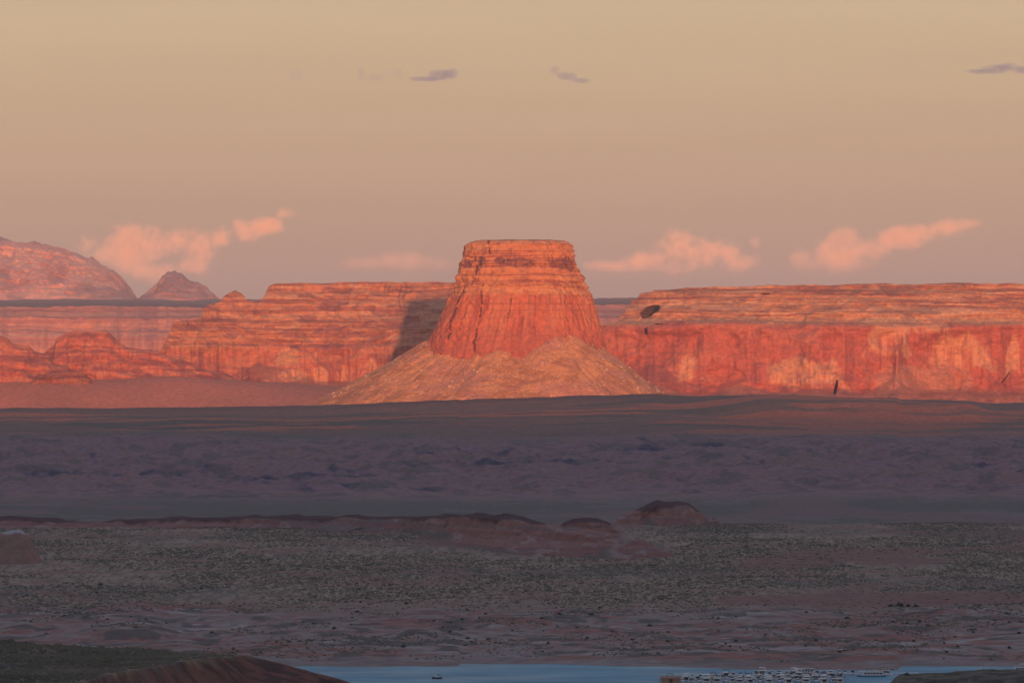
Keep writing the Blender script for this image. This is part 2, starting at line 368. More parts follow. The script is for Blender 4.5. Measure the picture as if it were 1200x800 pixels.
def mesa(name, px, d0, toprow, rmax, tiers, mat, colour, pockets=(), scars=(), base_row=482, nz=250, back=2600, flute=4.5, bay=55., seed=1, plateau=(.24, .13, .085), rise=0):
    """a wall of beds: rows from base_row up to rmax; tiers = [(row, setback)] from the base up"""
    px = np.asarray(px, float); n = len(px)
    rowk = np.linspace(base_row, rmax, nz)
    tr = np.array(tiers, float)
    sb = np.interp(-rowk, -tr[:, 0], tr[:, 1])
    zn = np.linspace(0, 1, nz)
    # ledges: redistribute each tier's setback over its beds
    led = strata(zn, 30, seed + 5, amp=1.0)
    for a, b in zip(tr[:-1], tr[1:]):
        k = (rowk <= a[0]) & (rowk >= b[0])
        if k.sum() > 3:
            l = led[k]; l = (l - l[0]) / max(1e-6, l[-1] - l[0]); sb[k] = a[1] + (b[1] - a[1]) * l
    PX, RK = np.meshgrid(px, rowk); SB = np.repeat(sb[:, None], n, 1)
    D0 = np.repeat(np.interp(px, *np.array(d0, float).T)[None], nz, 0)
    Dm = D0 + 130
    top = np.repeat(np.interp(px, *np.array(toprow, float).T)[None], nz, 0)
    X0 = pxx(PX, Dm)
    top = top + .9 * fbm(X0 / 45, 0, o=3, seed=seed + 9) + .5 * np.round(1.5 * vn(X0 / 110, 0, seed=seed + 10))
    warp = 2.6 * fbm(X0 / 260, RK / 60, o=4, seed=seed)                 # beds dip and swell a little
    SB = np.stack([np.interp(-(rowk + 0), -rowk, SB[:, 0])] * n, 1)
    SB = np.take_along_axis(SB, np.clip((np.arange(nz)[:, None] + (warp * nz / (base_row - rmax)).astype(int)), 0, nz - 1), 0)
    R_ = np.maximum(RK, top)                                           # clip at the skyline: flat bench beyond
    Z = rowz(R_, Dm)
    cliffy = np.exp(-((RK - (tr[1, 0] + tr[2, 0]) / 2) / ((tr[1, 0] - tr[2, 0]) * .62)) ** 4)
    disp = bay * fbm(X0 / 300, RK / 260, o=3, seed=seed + 20) * .9
    disp = disp + flute * (.25 + cliffy) * (ridged(X0 / 20, RK / 70, o=4, seed=seed + 21) - .3) * -1.0
    upm = 1 - ss(RK, tr[2, 0] - 4, tr[2, 0] + 4)
    disp = disp - upm * 20 * (ridged(X0 / 95 + .4 * fbm(X0 / 40, RK / 14, o=2, seed=seed + 23), RK / 70, o=4, seed=seed + 24) - .3)
    disp = disp + 3.2 * fbm(X0 / 18, RK / 4, o=4, seed=seed + 22)
    disp = disp + (1 - upm) * 16 * fbm(X0 / 70, RK / 26, o=4, seed=seed + 25)
    # buttresses and bays of the great wall, and rubble aprons at its foot
    disp = disp - (1 - upm) * 42 * (ridged(X0 / 210 + .15 * fbm(X0 / 60, RK / 30, o=3, seed=seed + 27), RK / 400, o=3, seed=seed + 28) - .3) * ss(RK, tr[2, 0], tr[2, 0] + 14)
    arow = tr[1, 0] - 24 * np.maximum(0, fbm(X0 / 130, 0, o=3, seed=seed + 29))
    disp = disp - 3.0 * np.maximum(0, RK - arow)
    for (cx, cy, hw, hh, s_) in scars:
        u = (PX - cx) / hw; v = (RK - cy) / hh
        disp = disp + 11 * (1 - ss(np.hypot(u, np.where(v > 0, v * .7, v)) + .10 * fbm(X0 / 70, RK / 40, o=2, seed=s_), .45, 1.15))
    un = .28 * fbm(X0 / 12, RK / 5, o=3, seed=seed + 26)
    for (cx, cy, hw, hh, sl, dep) in pockets:
        u = (PX - cx - sl * (RK - cy)) / hw; v = (RK - cy) / hh
        disp = disp + dep * (1 - ss(np.hypot(u, v) + un, .75, 1.15)) * (np.clip((u + 1.2) / 2.0, 0, 1) if dep > 200 else 1)
    D = D0 + SB + disp
    X = pxx(PX, Dm) + (D - Dm) * (PX - 600) / F
    c = colour(PX, RK, X0, Z)
    # flat bench/plateau and the far side
    last = np.stack([X[-1], D[-1], Z[-1]], -1); lc = c[-1]
    Ps, Cs = [np.stack([X, D, Z], -1)], [c]
    for k, (dd, dz) in enumerate(((25, .5), (80, 1.0), (250, 1.5), (700, 1.5), (1500, 1), (back, 0), (back + 260, -1e4), )):
        q = last.copy(); q[:, 1] += dd; q[:, 0] *= 1 + dd / 20000
        q[:, 2] += dz * (1 if dz > -100 else 0) + rise * min(dd, back) / back + .8 * vn(q[:, 0] / 60, dd / 60, seed=seed + 30)
        if dz < -100: q[:, 2] = rowz(base_row, Dm[0]) - 30
        Ps.append(q[None]); Cs.append(np.repeat(np.array(plateau)[None, None], n, 1))
    P = np.concatenate(Ps, 0); C_ = np.concatenate(Cs, 0)
    return grid(name, P, C_, mat)

def streaks(X, row, w, seed, o=4):
    return fbm(X / w, row / (w * 9), o=o, seed=seed)

def patch(PX, RK, X, cx, cy, hw, hh, seed):
    """arched scar where the dark skin has fallen off"""
    u = (PX - cx) / hw; v = (RK - cy) / hh
    r = np.where(v < 0, np.sqrt(u * u + v * v), np.maximum(np.abs(u), np.abs(v)))
    return 1 - ss(r + .35 * fbm(X / 30, RK / 20, o=4, seed=seed), .75, 1.1)

def col_right(PX, RK, X, Z):
    b = .8 * vn(RK / 2.2 + 1.6 * fbm(X / 200, RK / 30, o=4, seed=201), X / 500, seed=202) + .7 * vn(RK / .9 + fbm(X / 90, RK / 30, o=3, seed=203), X / 180, seed=204) + .5 * fbm(X / 40, RK / 5, o=4, seed=209)
    up = mixc(np.zeros(PX.shape + (3,)) + np.array([.52, .215, .105]), [.33, .115, .07], ss(b, .1, .6))
    up = mixc(up, [.58, .335, .19], .8 * ss(-b, .25, .7))
    up = mixc(up, [.24, .11, .08], .55 * ss(fbm(X / 60, RK / 6, o=4, seed=205), .25, .5))
    dark = np.exp(-((RK - 353 - 1.5 * fbm(X / 60, 0, o=3, seed=206)) / 2.6) ** 2) * ss(PX, 1040, 1070) * ss(fbm(X / 35, RK / 8, o=3, seed=207), -.2, .25)
    up = mixc(up, [.22, .085, .075], .8 * dark)
    bench = mixc(up, [.40, .26, .16], ss(RK, 370, 376) * (1 - ss(RK, 379, 384)) * .6)
    red = np.zeros(PX.shape + (3,)) + np.array([.45, .118, .075])
    red = mixc(red, [.32, .085, .068], .65 * ss(streaks(X, RK, 22, 211), .05, .4))
    red = mixc(red, [.49, .17, .105], .5 * ss(fbm(X / 90, RK / 22, o=4, seed=212), .05, .45))
    for (cx, cy, hw, hh, s_) in ((940, 435, 44, 17, 1), (1040, 396, 24, 20, 2), (1128, 410, 36, 22, 3), (806, 432, 12, 18, 4), (1086, 384, 26, 7, 6), (1188, 418, 8, 22, 8)):
        p = patch(PX, RK, X, cx, cy, hw, hh, 220 + s_)
        p = p * (1 - .75 * ss(streaks(X, RK, 9, 240 + s_), .0, .3) * ss(RK, cy - hh * .3, cy + hh * .2))
        red = mixc(red, [.60, .285, .15], .85 * p)
    cone = patch(PX, RK, X, 1075, 452, 60, 26, 251)
    red = mixc(red, [.46, .205, .125], .7 * cone)
    k = ss(RK + 5 * fbm(X / 80, RK / 14, o=4, seed=253), 375, 385)
    c = mixc(bench, red, k)
    base = mixc(np.zeros(PX.shape + (3,)) + np.array([.43, .165, .105]), [.33, .13, .09], ss(fbm(X / 25, RK / 4, o=4, seed=255), -.1, .3))
    return mixc(c, base, ss(RK + 7 * fbm(X / 110, 0, o=3, seed=254), 455, 461))

pxs = np.linspace(520, 1420, 1500)
tag(mesa('mesa', pxs, [(500, 13750), (700, 13650), (760, 13550), (980, 13450), (1200, 13600), (1420, 13500)],
         [(520, 470), (560, 384), (700, 381), (720, 379), (725, 375), (726.5, 370), (732, 367), (733.5, 359), (739, 356), (740.5, 350), (748, 347), (750, 342.5), (764, 341), (766, 338.8), (800, 337.5), (803, 335.8), (850, 334), (900, 333), (1000, 331), (1420, 331)],
         329, [(482, 0), (456, 46), (384, 84), (376, 112), (352, 165), (346, 182), (329, 250)], M_cliff, col_right,
         pockets=[(761, 364, 8.5, 7, -.9, 300), (757, 389, 2.2, 4, 0, 110), (772, 379.5, 5, .9, 0, 90), (897, 343, 5, 1.0, 0, 120), (979.5, 455, 1.5, 8.5, -.2, 130), (1179, 442, .9, 7, -.7, 40)], seed=300, scars=((1040, 396, 26, 20, 222), (1128, 408, 40, 24, 223), (806, 432, 15, 22, 224), (860, 425, 26, 30, 228), (1185, 420, 16, 26, 229))),
    'broad red sandstone mesa filling the right side behind the butte, with orange scars', 'mesa')

def col_left(PX, RK, X, Z):
    b = .8 * vn(RK / 2.3 + 1.6 * fbm(X / 200, RK / 30, o=4, seed=401), X / 500, seed=402) + .7 * vn(RK / .9 + fbm(X / 90, RK / 30, o=3, seed=403), X / 180, seed=404) + .5 * fbm(X / 40, RK / 5, o=4, seed=409)
    up = mixc(np.zeros(PX.shape + (3,)) + np.array([.50, .20, .105]), [.33, .12, .08], ss(b, .05, .55))
    up = mixc(up, [.56, .30, .17], .7 * ss(-b, .3, .75))
    up = mixc(up, [.25, .09, .075], .8 * patch(PX, RK, X, 385, 357, 14, 6, 405))
    up = mixc(up, [.28, .10, .08], .7 * ss(fbm(X / 45, RK / 5, o=4, seed=406), .2, .5))
    red = np.zeros(PX.shape + (3,)) + np.array([.45, .145, .09])
    red = mixc(red, [.30, .095, .075], .8 * ss(streaks(X, RK, 26, 411), .05, .45))
    red = mixc(red, [.52, .20, .11], .6 * ss(fbm(X / 80, RK / 12, o=4, seed=412), .1, .45))
    for (cx, cy, hw, hh, s_) in ((338, 417, 12, 10, 1), (371, 440, 12, 9, 2), (345, 440, 14, 6, 3), (405, 438, 10, 12, 4), (435, 428, 8, 12, 5)):
        p = patch(PX, RK, X, cx, cy, hw, hh, 420 + s_) * (1 - .8 * ss(streaks(X, RK, 8, 430 + s_), .0, .25) * ss(RK, 425, 432))
        red = mixc(red, [.60, .28, .14], .8 * p)
    c = mixc(up, red, ss(RK + 2 * fbm(X / 60, 0, o=3, seed=441) - 8 * (1 - ss(PX, 240, 330)), 400, 406))
    base = np.zeros(PX.shape + (3,)) + np.array([.42, .19, .125])
    return mixc(c, base, ss(RK + 3 * fbm(X / 90, 0, o=3, seed=442), 446, 452))
pxs = np.linspace(176, 640, 860)
tag(mesa('mesa', pxs, [(176, 13250), (240, 13350), (400, 13420), (520, 13330), (640, 13400)],
         [(176, 470), (182, 430), (187, 413), (192, 403), (199, 391), (203, 378), (225, 376), (236, 374), (238, 361), (245, 357), (258, 353), (262, 346), (268, 342), (275, 338.5), (283, 342), (288, 347), (291, 351), (306, 351), (311, 343), (315, 334), (322, 331.5), (340, 331), (390, 329), (470, 328.5), (580, 328), (600, 380), (640, 470)],
         327, [(470, 0), (446, 60), (406, 92), (400, 108), (378, 140), (372, 160), (360, 185), (352, 205), (327, 262)], M_cliff, col_left,
         seed=500, base_row=470, nz=240, flute=5.5, bay=45),
    'stepped red mesa left of the butte with a small knob on its shoulder', 'mesa')

# far plateau
def col_far(PX, RK, X, Z):
    b = vn(RK / 3.2 + 1.0 * fbm(X / 900, RK / 30, o=3, seed=601), X / 4000, seed=602) + .5 * vn(RK / 1.3, X / 1500, seed=604)
    c = mixc(np.zeros(PX.shape + (3,)) + np.array([.54, .22, .14]), [.42, .155, .11], ss(b, 0, .5))
    c = mixc(c, [.55, .32, .21], .7 * ss(-b, .25, .7))
    return mixc(c, [.33, .13, .11], .6 * ss(streaks(X, RK, 60, 605), .1, .4))
pxs = np.linspace(-260, 1460, 1100)
tag(mesa('plateau', pxs, [(-260, 23500), (1460, 24500)], [(-260, 356), (150, 356.5), (250, 357), (690, 355), (740, 354), (1460, 353)],
         353, [(452, 0), (430, 160), (395, 220), (385, 330), (372, 380), (353, 560)], M_far, col_far, base_row=452, nz=130, back=11500, flute=14, bay=160, seed=700, plateau=(.12, .095, .08), rise=328),
    'hazy pink far plateau with a dark flat top at the left', 'plateau')

# ------------------------------------------------------------------ generic hill: outline rows, front and back slopes
def hill(name, px, top, base, d0, lf, lb, prof, mat, colour, seed, nv=90, rough=4., wl=60., wob=0, parent=None, nb=30, rowrough=.6, side=.8):
    px = np.asarray(px, float); n = len(px)
    d0 = ip(px, d0) if isinstance(d0, list) else np.full(n, float(d0)); base = ip(px, base) if isinstance(base, list) else np.full(n, float(base))
    v = np.linspace(0, 1, nv); dm = d0 + lf
    tp = np.interp(px, *np.array(top, float).T)
    X1 = pxx(px, dm)
    tp = np.minimum(tp + rowrough * fbm(X1 / wl, 0, o=4, seed=seed + 1), base)
    H = (base - tp)
    g = np.interp(v, *np.array(prof, float).T)
    VV, PX = np.meshgrid(v, px, indexing='ij')
    HH = np.repeat(H[None], nv, 0)
    fr = HH / max(H.max(), 1e-6)
    D = dm - lf * (1 - VV) * (side + (1 - side) * fr)
    X = pxx(PX, dm)
    row = base - HH * g[:, None]
    Z = rowz(row, dm)
    nz_ = fbm(X / wl, D / wl, Z / wl, o=5, seed=seed + 2)
    rg = ridged(X / wl * .8, D / (wl * 2.5), Z / (wl * 3), o=4, seed=seed + 3) - .3
    env = np.sin(np.clip(VV, 0, 1) * math.pi) ** .6
    D2 = D + rough * (nz_ - rg) * env * 1.2
    Z2 = Z + rough * .25 * nz_ * env
    c = colour(PX, row, X, Z2, VV)
    P = [np.stack([X, D2, Z2], -1)]; C_ = [c]
    for k in range(1, nb + 1):
        f = k / nb
        zz = rowz(base - H * np.cos(f * math.pi / 2) ** 1.2, dm)
        if k == nb: zz = zz - 15
        dd = dm + f * lb * (.25 + .75 * fr[0])
        P.append(np.stack([X1, dd, zz + rough * .3 * fbm(X1 / wl, dd / wl, o=4, seed=seed + 4) * (k < nb)], -1)[None]); C_.append(c[-1:])
    # skirt under the ground in front
    s = P[0][:1].copy(); s[..., 2] -= 25; s[..., 1] -= 20
    return grid(name, np.concatenate([s] + P, 0), np.concatenate([c[:1]] + C_, 0), mat, parent)

def col_dome(PX, RK, X, Z, V):
    b = fbm(X / 160, Z / 120, V * 3, o=5, seed=801)
    c = mixc(np.zeros(PX.shape + (3,)) + np.array([.56, .25, .175]), [.42, .17, .13], ss(b, 0, .35))
    c = mixc(c, [.60, .34, .24], .6 * ss(-b, .1, .4))
    v = fbm((X + 1.2 * Z) / 260, Z / 110, V * 2, o=4, seed=802)
    return mixc(c, [.24, .14, .13], .7 * ss(v, .3, .5))
tag(hill('rock_dome', np.linspace(-240, 166, 420), [(-240, 300), (-100, 284), (-20, 279), (0, 280), (15, 284), (40, 285), (65, 288), (92, 297), (110, 306), (127, 317), (132, 315.5), (138, 322), (150, 338), (160, 349), (166, 356)],
         356, 35000, 900, 1500, [(0, 0), (.1, .14), (.5, .58), (.85, .93), (1, 1)], M_far, col_dome, 810, side=.97, nv=190, rough=85, wl=95, rowrough=1.6),
    'huge rounded pink slickrock dome on the horizon at far left', 'rock dome')
tag(hill('rock_peak', np.linspace(158, 262, 150), [(158, 356), (166, 350), (178, 340), (190, 326), (197, 321), (206, 319.5), (213, 321), (220, 327), (232, 331), (240, 336), (250, 347), (262, 356)],
         356, 35200, 700, 900, [(0, 0), (.1, .14), (.5, .58), (.85, .93), (1, 1)], M_far, col_dome, 830, side=.97, nv=150, rough=80, wl=75, rowrough=2.0),
    'small pointed pink rock peak on the horizon beside the large dome', 'rock peak')

def col_knob(PX, RK, X, Z, V):
    b = vn(RK / 2.4 + 1.2 * fbm(X / 90, RK / 20, o=3, seed=841), X / 260, seed=842) + .6 * fbm(X / 30, RK / 4, o=4, seed=845)
    c = mixc(np.zeros(PX.shape + (3,)) + np.array([.47, .14, .088]), [.36, .105, .075], ss(b, 0, .5))
    c = mixc(c, [.55, .22, .125], .6 * ss(-b, .15, .6))
    return mixc(c, [.34, .10, .075], .4 * ss(streaks(X, RK, 18, 844), .1, .4))
def col_ledge(PX, RK, X, Z, V): return col_knob(PX, RK, X, Z, V) * .72
KP = [(0, 0), (.1, .15), (.24, .26), (.32, .42), (.5, .53), (.58, .67), (.76, .80), (.84, .91), (1, 1)]
tag(hill('rock_mound', np.linspace(30, 350, 430), [(30, 430), (42, 420), (50, 415), (56, 408), (64, 402), (66, 396), (72, 392), (78, 389), (100, 388), (124, 388.5), (130, 392), (138, 399), (147, 406), (160, 409), (190, 412), (205, 420), (225, 424), (232, 432), (265, 438), (275, 444), (310, 449), (350, 462)],
         466, 13020, 130, 200, KP, M_cliff, col_knob, 850, side=.97, rough=14, wl=30, rowrough=1.1), 'flat-topped red rock mound in front of the far plateau', 'rock mound')
tag(hill('rock_mound', np.linspace(-220, 110, 430), [(-220, 400), (-120, 392), (-40, 386), (0, 394), (8, 396), (14, 402), (32, 405), (40, 413), (58, 416), (64, 426), (80, 430), (88, 440), (110, 464)],
         466, 12920, 140, 220, KP, M_cliff, col_knob, 870, side=.97, rough=14, wl=30, rowrough=1.1), 'red rock mound cut off by the left edge of the view', 'rock mound')
tag(hill('rock_ledge', np.linspace(8, 132, 200), [(8, 468), (22, 455), (30, 449), (38, 443), (46, 438), (60, 436), (85, 435), (97, 437), (104, 442), (112, 448), (120, 453), (132, 468)],
         470, 12900, 60, 120, [(0, 0), (.3, .3), (.5, .75), (1, 1)], M_cliff, col_ledge, 890, side=.95, rough=9, wl=14, rowrough=1.6), 'low dark red rock ledge at the foot of the flat-topped mound', 'rock ledge')

# ------------------------------------------------------------------ the butte
BD = 11300.0
butte = empty('sandstone_butte', (0, 0, 0))
tag(butte, 'tall flat-topped red sandstone butte glowing in sunset above a fan of talus', 'butte')
SIL = [(284, 553, 664), (286, 549, 667), (290, 545.5, 669.5), (297, 543.5, 671.5), (304, 543, 672), (312, 541, 673), (319, 540, 675), (326, 538, 679), (334, 536.5, 683), (341, 535, 687), (345, 533.5, 690), (350, 530, 691.5), (358, 526, 694), (368, 521, 696.5), (380, 514.5, 699.5), (395, 507, 704), (412, 500, 710), (440, 490, 720)]
sil = np.array(SIL, float)
nrow, nth = 330, 1500
rows_ = np.linspace(440, 284, nrow)
th = np.linspace(0, 2 * math.pi, nth, endpoint=False)
TH, RK = np.meshgrid(th, rows_)
L = np.interp(RK, sil[:, 0], sil[:, 1]); Rr = np.interp(RK, sil[:, 0], sil[:, 2])
k = BD / F
cx = ((L + Rr) / 2 - 600) * k; hw = (Rr - L) / 2 * k
ex = 2.7
ct, st = np.cos(TH), np.sin(TH)
rad = (np.abs(ct) ** ex + np.abs(st) ** ex) ** (-1 / ex)
ux, uy = rad * ct, rad * st
Zb = rowz(RK, BD)
led = fbm(RK / 3.0, 0 * RK, o=2, seed=901) * ss(-RK, -352, -340)
arc = TH * 120
disp = -3.6 * (ridged(arc / 15 + .5 * fbm(arc / 40, Zb / 90, o=2, seed=905), Zb / 90, o=5, seed=902) - .25) * (.5 + .55 * ss(RK, 346, 352)) * (1 + .8 * fbm(arc / 45, Zb / 60, o=3, seed=906))
disp = disp + 1.7 * led + 1.8 * fbm(arc / 9, Zb / 3, o=4, seed=903) * ss(-RK, -356, -345)
disp = disp + 8.5 * fbm(arc / 55, Zb / 80, o=4, seed=904)
disp = disp + 2.0 * fbm(arc / 6, Zb / 9, o=3, seed=907)
hwn = hw + disp
Xb = cx + hwn * ux; Yb = BD + (hw * .92 + disp) * uy
PXb = 600 + Xb / k
front = ss(-uy, 0.0, .3)
def crack(pts, wpx, dep):
    p = np.array(pts, float)
    c0 = np.interp(RK, p[:, 0], p[:, 1]) + 1.3 * fbm(RK / 7, 0 * RK, o=4, seed=int(p[0, 1]))
    on = ss(RK, p[0, 0] - 1, p[0, 0] + 1) * (1 - ss(RK, p[-1, 0] - 3, p[-1, 0]))
    return np.exp(-((PXb - c0) / (wpx * .62 * (1 + .6 * vn(RK / 3, 0 * RK, seed=int(p[0, 1]) + 1)))) ** 2) * on * front * dep * ss(vn(RK / 5, 0 * RK, seed=int(p[0, 1]) + 2), -.75, -.2)
ck = (crack([(283, 571.5), (292, 573), (300, 575)], 1.1, 9) + crack([(303, 557), (315, 559), (324, 557)], 1.1, 8) + crack([(303, 564), (318, 564)], 1.4, 4)
      + crack([(338, 545), (352, 538), (362, 535), (378, 529), (400, 526)], 1.0, 9) + crack([(335, 566), (365, 564), (378, 562), (402, 556), (415, 558)], 1.0, 7)
      + crack([(350, 600), (376, 594)], .9, 4) + crack([(300, 645), (312, 648)], 1.0, 3) + crack([(380, 541), (402, 538)], 1.0, 4) + crack([(304, 594), (310, 597)], .8, 4))
Yb = Yb + ck * 1.6
# colours
bb = vn(RK / 2.2 + .7 * fbm(arc / 60, RK / 30, o=3, seed=911), arc / 400, seed=912) + .6 * vn(RK / .9, arc / 200, seed=913)
cu = mixc(np.zeros(RK.shape + (3,)) + np.array([.56, .21, .09]), [.36, .11, .062], ss(bb, .1, .6))
cu = mixc(cu, [.60, .29, .15], .7 * ss(-bb, .25, .7))
cu = mixc(cu, [.30, .10, .075], .55 * ss(fbm(arc / 14, RK / 4, o=4, seed=914), .2, .5))
def stain(cx_, cy_, hw_, hh_, s_): return patch(PXb, RK, arc, cx_, cy_, hw_, hh_, s_) * front
for a in ((607, 309, 23, 6, 921), (548, 309, 5, 5.5, 922), (566, 308, 6, 6, 923), (657, 309, 15, 9, 924), (585, 307, 6, 4, 925)):
    cu = mixc(cu, [.17, .06, .062], .85 * stain(*a) * (.6 + .4 * ss(fbm(arc / 5, RK / 3, o=3, seed=a[4] + 20), -.3, .1)))
cu = mixc(cu, [.58, .27, .125], .5 * ss(RK, 322, 328) * ss(-fbm(arc / 10, RK / 5, o=4, seed=926), -.2, .3))
cr_ = np.zeros(RK.shape + (3,)) + np.array([.52, .142, .068])
cr_ = mixc(cr_, [.34, .085, .058], .8 * ss(fbm(arc / 4.5, RK / 50, o=4, seed=931), .05, .4))
cr_ = mixc(cr_, [.56, .215, .11], .45 * ss(fbm(arc / 8, RK / 60, o=3, seed=932), .1, .4))
hb = vn(RK / 1.6, arc / 300, seed=933)
cr_ = mixc(cr_, [.36, .105, .07], .6 * ss(hb, .35, .7))
cr_ = mixc(cr_, [.40, .115, .08], .6 * ss(RK, 372, 402))
cb = mixc(cu, cr_, ss(RK + .7 * fbm(arc / 20, 0, o=3, seed=934), 346, 348.5))
cb = mixc(cb, [.12, .05, .05], np.clip(ck / 10, 0, .8))
def ringcap():
    Ps = []
    base = np.stack([Xb[-1], Yb[-1], Zb[-1]], -1); ce = np.array([cx[-1, 0], BD, 0])
    for f, dr in ((.97, .9), (.92, 1.5), (.8, 1.9), (.55, 2.1), (.25, 2.0), (.02, 2.0)):
        q = base.copy(); q[:, :2] = ce[:2] + (base[:, :2] - ce[:2]) * f
        q[:, 2] = rowz(284 - dr + 0 * th, BD) + .8 * vn(q[:, 0] / 9, q[:, 1] / 9, seed=941); Ps.append(q)
    return np.array(Ps)
NCAP = int(np.argmin(np.abs(rows_ - 324)))
Pc = np.stack([Xb, Yb, Zb], -1)
grid('cliff', Pc[:NCAP + 1], cb[:NCAP + 1], M_butte, butte, wrap=True)
cap = ringcap()
grid('cap_rock', np.concatenate([Pc[NCAP:], cap], 0), np.concatenate([cb[NCAP:], np.zeros(cap.shape) + np.array([.36, .18, .10])], 0), M_butte, butte, wrap=True)

# talus: many cones leaning on the cliff foot
CONES = [(521, 389, -10, .60), (536, 397, -70, .62), (500, 398, 30, .60), (588, 404, -150, .64), (606, 411, -150, .60), (570, 410, -140, .60), (553, 411, -125, .60), (664, 384.5, -110, .70), (650, 389, -135, .68), (640, 398, -150, .66), (688, 394, -50, .74), (700, 402, 10, .80)]
ap = [(pxx(p, BD), BD + dy, rowz(r_, BD + dy), s_) for p, r_, dy, s_ in CONES]
for a in np.linspace(.5, math.pi - .4, 6): ap.append((4 * k + 120 * math.cos(a), BD + 20 + 150 * math.sin(a), rowz(402, BD), .66))
def talus_z(x, y, detail=True):
    z = np.full(np.shape(x), -1e9)
    g = 4 * fbm(x / 50, y / 50, o=3, seed=951) if detail else 0
    for (ax, ay, az, s_) in ap:
        dd = np.hypot(x - ax, y - ay)
        z = np.maximum(z, az - s_ * dd + .00022 * dd ** 2 * (ax < 60))
    if detail:
        ang = np.arctan2(y - BD, x)
        z = z + g * .6 - 2.0 * (ridged(ang * 16 + .3 * fbm(x / 30, y / 30, o=2, seed=954), np.hypot(x, y - BD) / 190, o=3, seed=952) - .3) + 1.3 * fbm(x / 10, y / 10, o=4, seed=953)
    return z
rr_ = np.concatenate([np.linspace(95, 150, 12)[:-1], np.linspace(150, 460, 190)])
th2 = np.linspace(0, 2 * math.pi, 900, endpoint=False)
RR, TT = np.meshgrid(rr_, th2, indexing='ij')
Xt = pxx(597, BD) + RR * np.cos(TT); Yt = BD + RR * np.sin(TT)
Zt = np.maximum(talus_z(Xt, Yt), 170)
ct_ = mixc(np.zeros(RR.shape + (3,)) + np.array([.66, .285, .125]), [.50, .205, .092], ss(fbm(Xt / 30, Yt / 30, Zt / 30, o=4, seed=961), -.1, .35))
ct_ = mixc(ct_, [.56, .24, .15], .75 * ss(fbm(Xt / 70, Yt / 70, Zt / 22, o=4, seed=962), .2, .45))
ct_ = mixc(ct_, [.70, .48, .33], .7 * ss(vn(Xt / 3.2, Yt / 3.2, Zt / 3.2, seed=963), .72, .9))
ct_ = mixc(ct_, [.34, .22, .14], .6 * ss(vn(Xt / 4.2, Yt / 4.2, Zt / 4.2, seed=964), .55, .8))
ct_ = mixc(ct_, [.52, .15, .08], .55 * ss(fbm(Xt / 26, Yt / 26, Zt / 26, o=4, seed=966), -.05, .35) * ss(Zt, 318, 365))
ct_ = mixc(ct_, [.50, .20, .12], .5 * ss(fbm(Xt / 40, Yt / 40, o=4, seed=965), .0, .4) * (1 - ss(Zt, 262, 285)))
grid('talus_slope', np.stack([Xt, Yt, Zt], -1), ct_, M_talus, butte, wrap=True)

# ------------------------------------------------------------------ low mudstone ridge and knolls in the shaded plain
def col_mud(PX, RK, X, Z, V):
    b = vn(Z / 2.2 + 1.4 * fbm(X / 45, Z / 20, o=4, seed=971), X / 200, seed=972) + .5 * vn(Z / .9, X / 90, seed=973) + .4 * fbm(X / 18, Z / 4, o=4, seed=979)
    c = mixc(np.zeros(PX.shape + (3,)) + np.array([.225, .105, .082]), [.26, .145, .115], ss(b, .0, .5))
    c = mixc(c, [.17, .14, .125], .85 * ss(-b, .2, .6))
    c = mixc(c, [.32, .24, .21], .6 * ss(fbm(X / 14, Z / 4, V, o=4, seed=976), .25, .5))
    c = mixc(c, [.115, .11, .085], .75 * ss(.28 + .35 * fbm(X / 40, Z / 30, o=4, seed=978) - V, -.05, .12))       # scrub climbs the foot
    cap = ss(V + .05 * fbm(X / 25, 0, o=3, seed=975), .69, .74) * ss(CAPROW - RK + 2.5 * fbm(X / 60, 0, o=3, seed=977), -1.5, 1.5)
    return mixc(c, [.085, .038, .036], cap)
CAPROW = 612
def col_pale(PX, RK, X, Z, V):
    c = col_mud(PX, RK, X, Z, V * .6)
    c = mixc(c, [.27, .155, .115], .6 + 0 * V)
    return mixc(c, [.33, .32, .30], 1 - ss(RK + 1.5 * fbm(X / 6, 0, o=3, seed=977), 623, 625))
KN = [(0, 0), (.25, .22), (.5, .5), (.66, .72), (.72, .93), (1, 1)]
tag(hill('ridge', np.linspace(-230, 850, 1300), [(-230, 604), (-60, 603), (0, 606), (60, 607), (75, 610), (95, 613), (120, 611), (160, 607), (230, 606), (330, 604.5), (400, 605), (480, 604.5), (540, 603), (590, 604), (615, 607), (632, 611), (650, 616), (680, 620), (720, 624), (750, 632), (780, 645), (805, 656), (850, 664)],
         [(-230, 632), (330, 632), (470, 640), (560, 652), (680, 664), (850, 668)], [(-230, 6050), (330, 6050), (470, 5900), (600, 5550), (700, 5400), (850, 5350)], 190, 320, KN, M_knoll, col_mud, 980, rough=10, wl=34, side=.6),
    'long dark-capped red ridge crossing the shaded plain, broadening right of centre', 'ridge')
CAPROW = 615
tag(hill('knoll', np.linspace(630, 770, 240), [(630, 655), (642, 632), (652, 618), (662, 611), (672, 607.5), (700, 607.5), (712, 611), (722, 618), (740, 630), (770, 655)],
         655, 5650, 90, 160, KN, M_knoll, col_mud, 1020, rough=6, wl=26), 'small flat-capped red knoll beside the peaked one, behind the long ridge', 'knoll')
CAPROW = 599
tag(hill('knoll', np.linspace(690, 880, 320), [(690, 640), (705, 628), (718, 612), (732, 602), (740, 599), (748, 596), (758, 591), (768, 588), (795, 587.5), (806, 589), (813, 594), (822, 601), (832, 609), (838, 606), (843, 611), (855, 622), (880, 640)],
         640, 6200, 120, 200, [(0, 0), (.25, .25), (.55, .56), (.66, .7), (.7, .92), (1, 1)], M_knoll, col_mud, 1040, rough=7, wl=28), 'peaked dark-capped knoll, the tallest of the shaded mounds', 'knoll')
CAPROW = 0
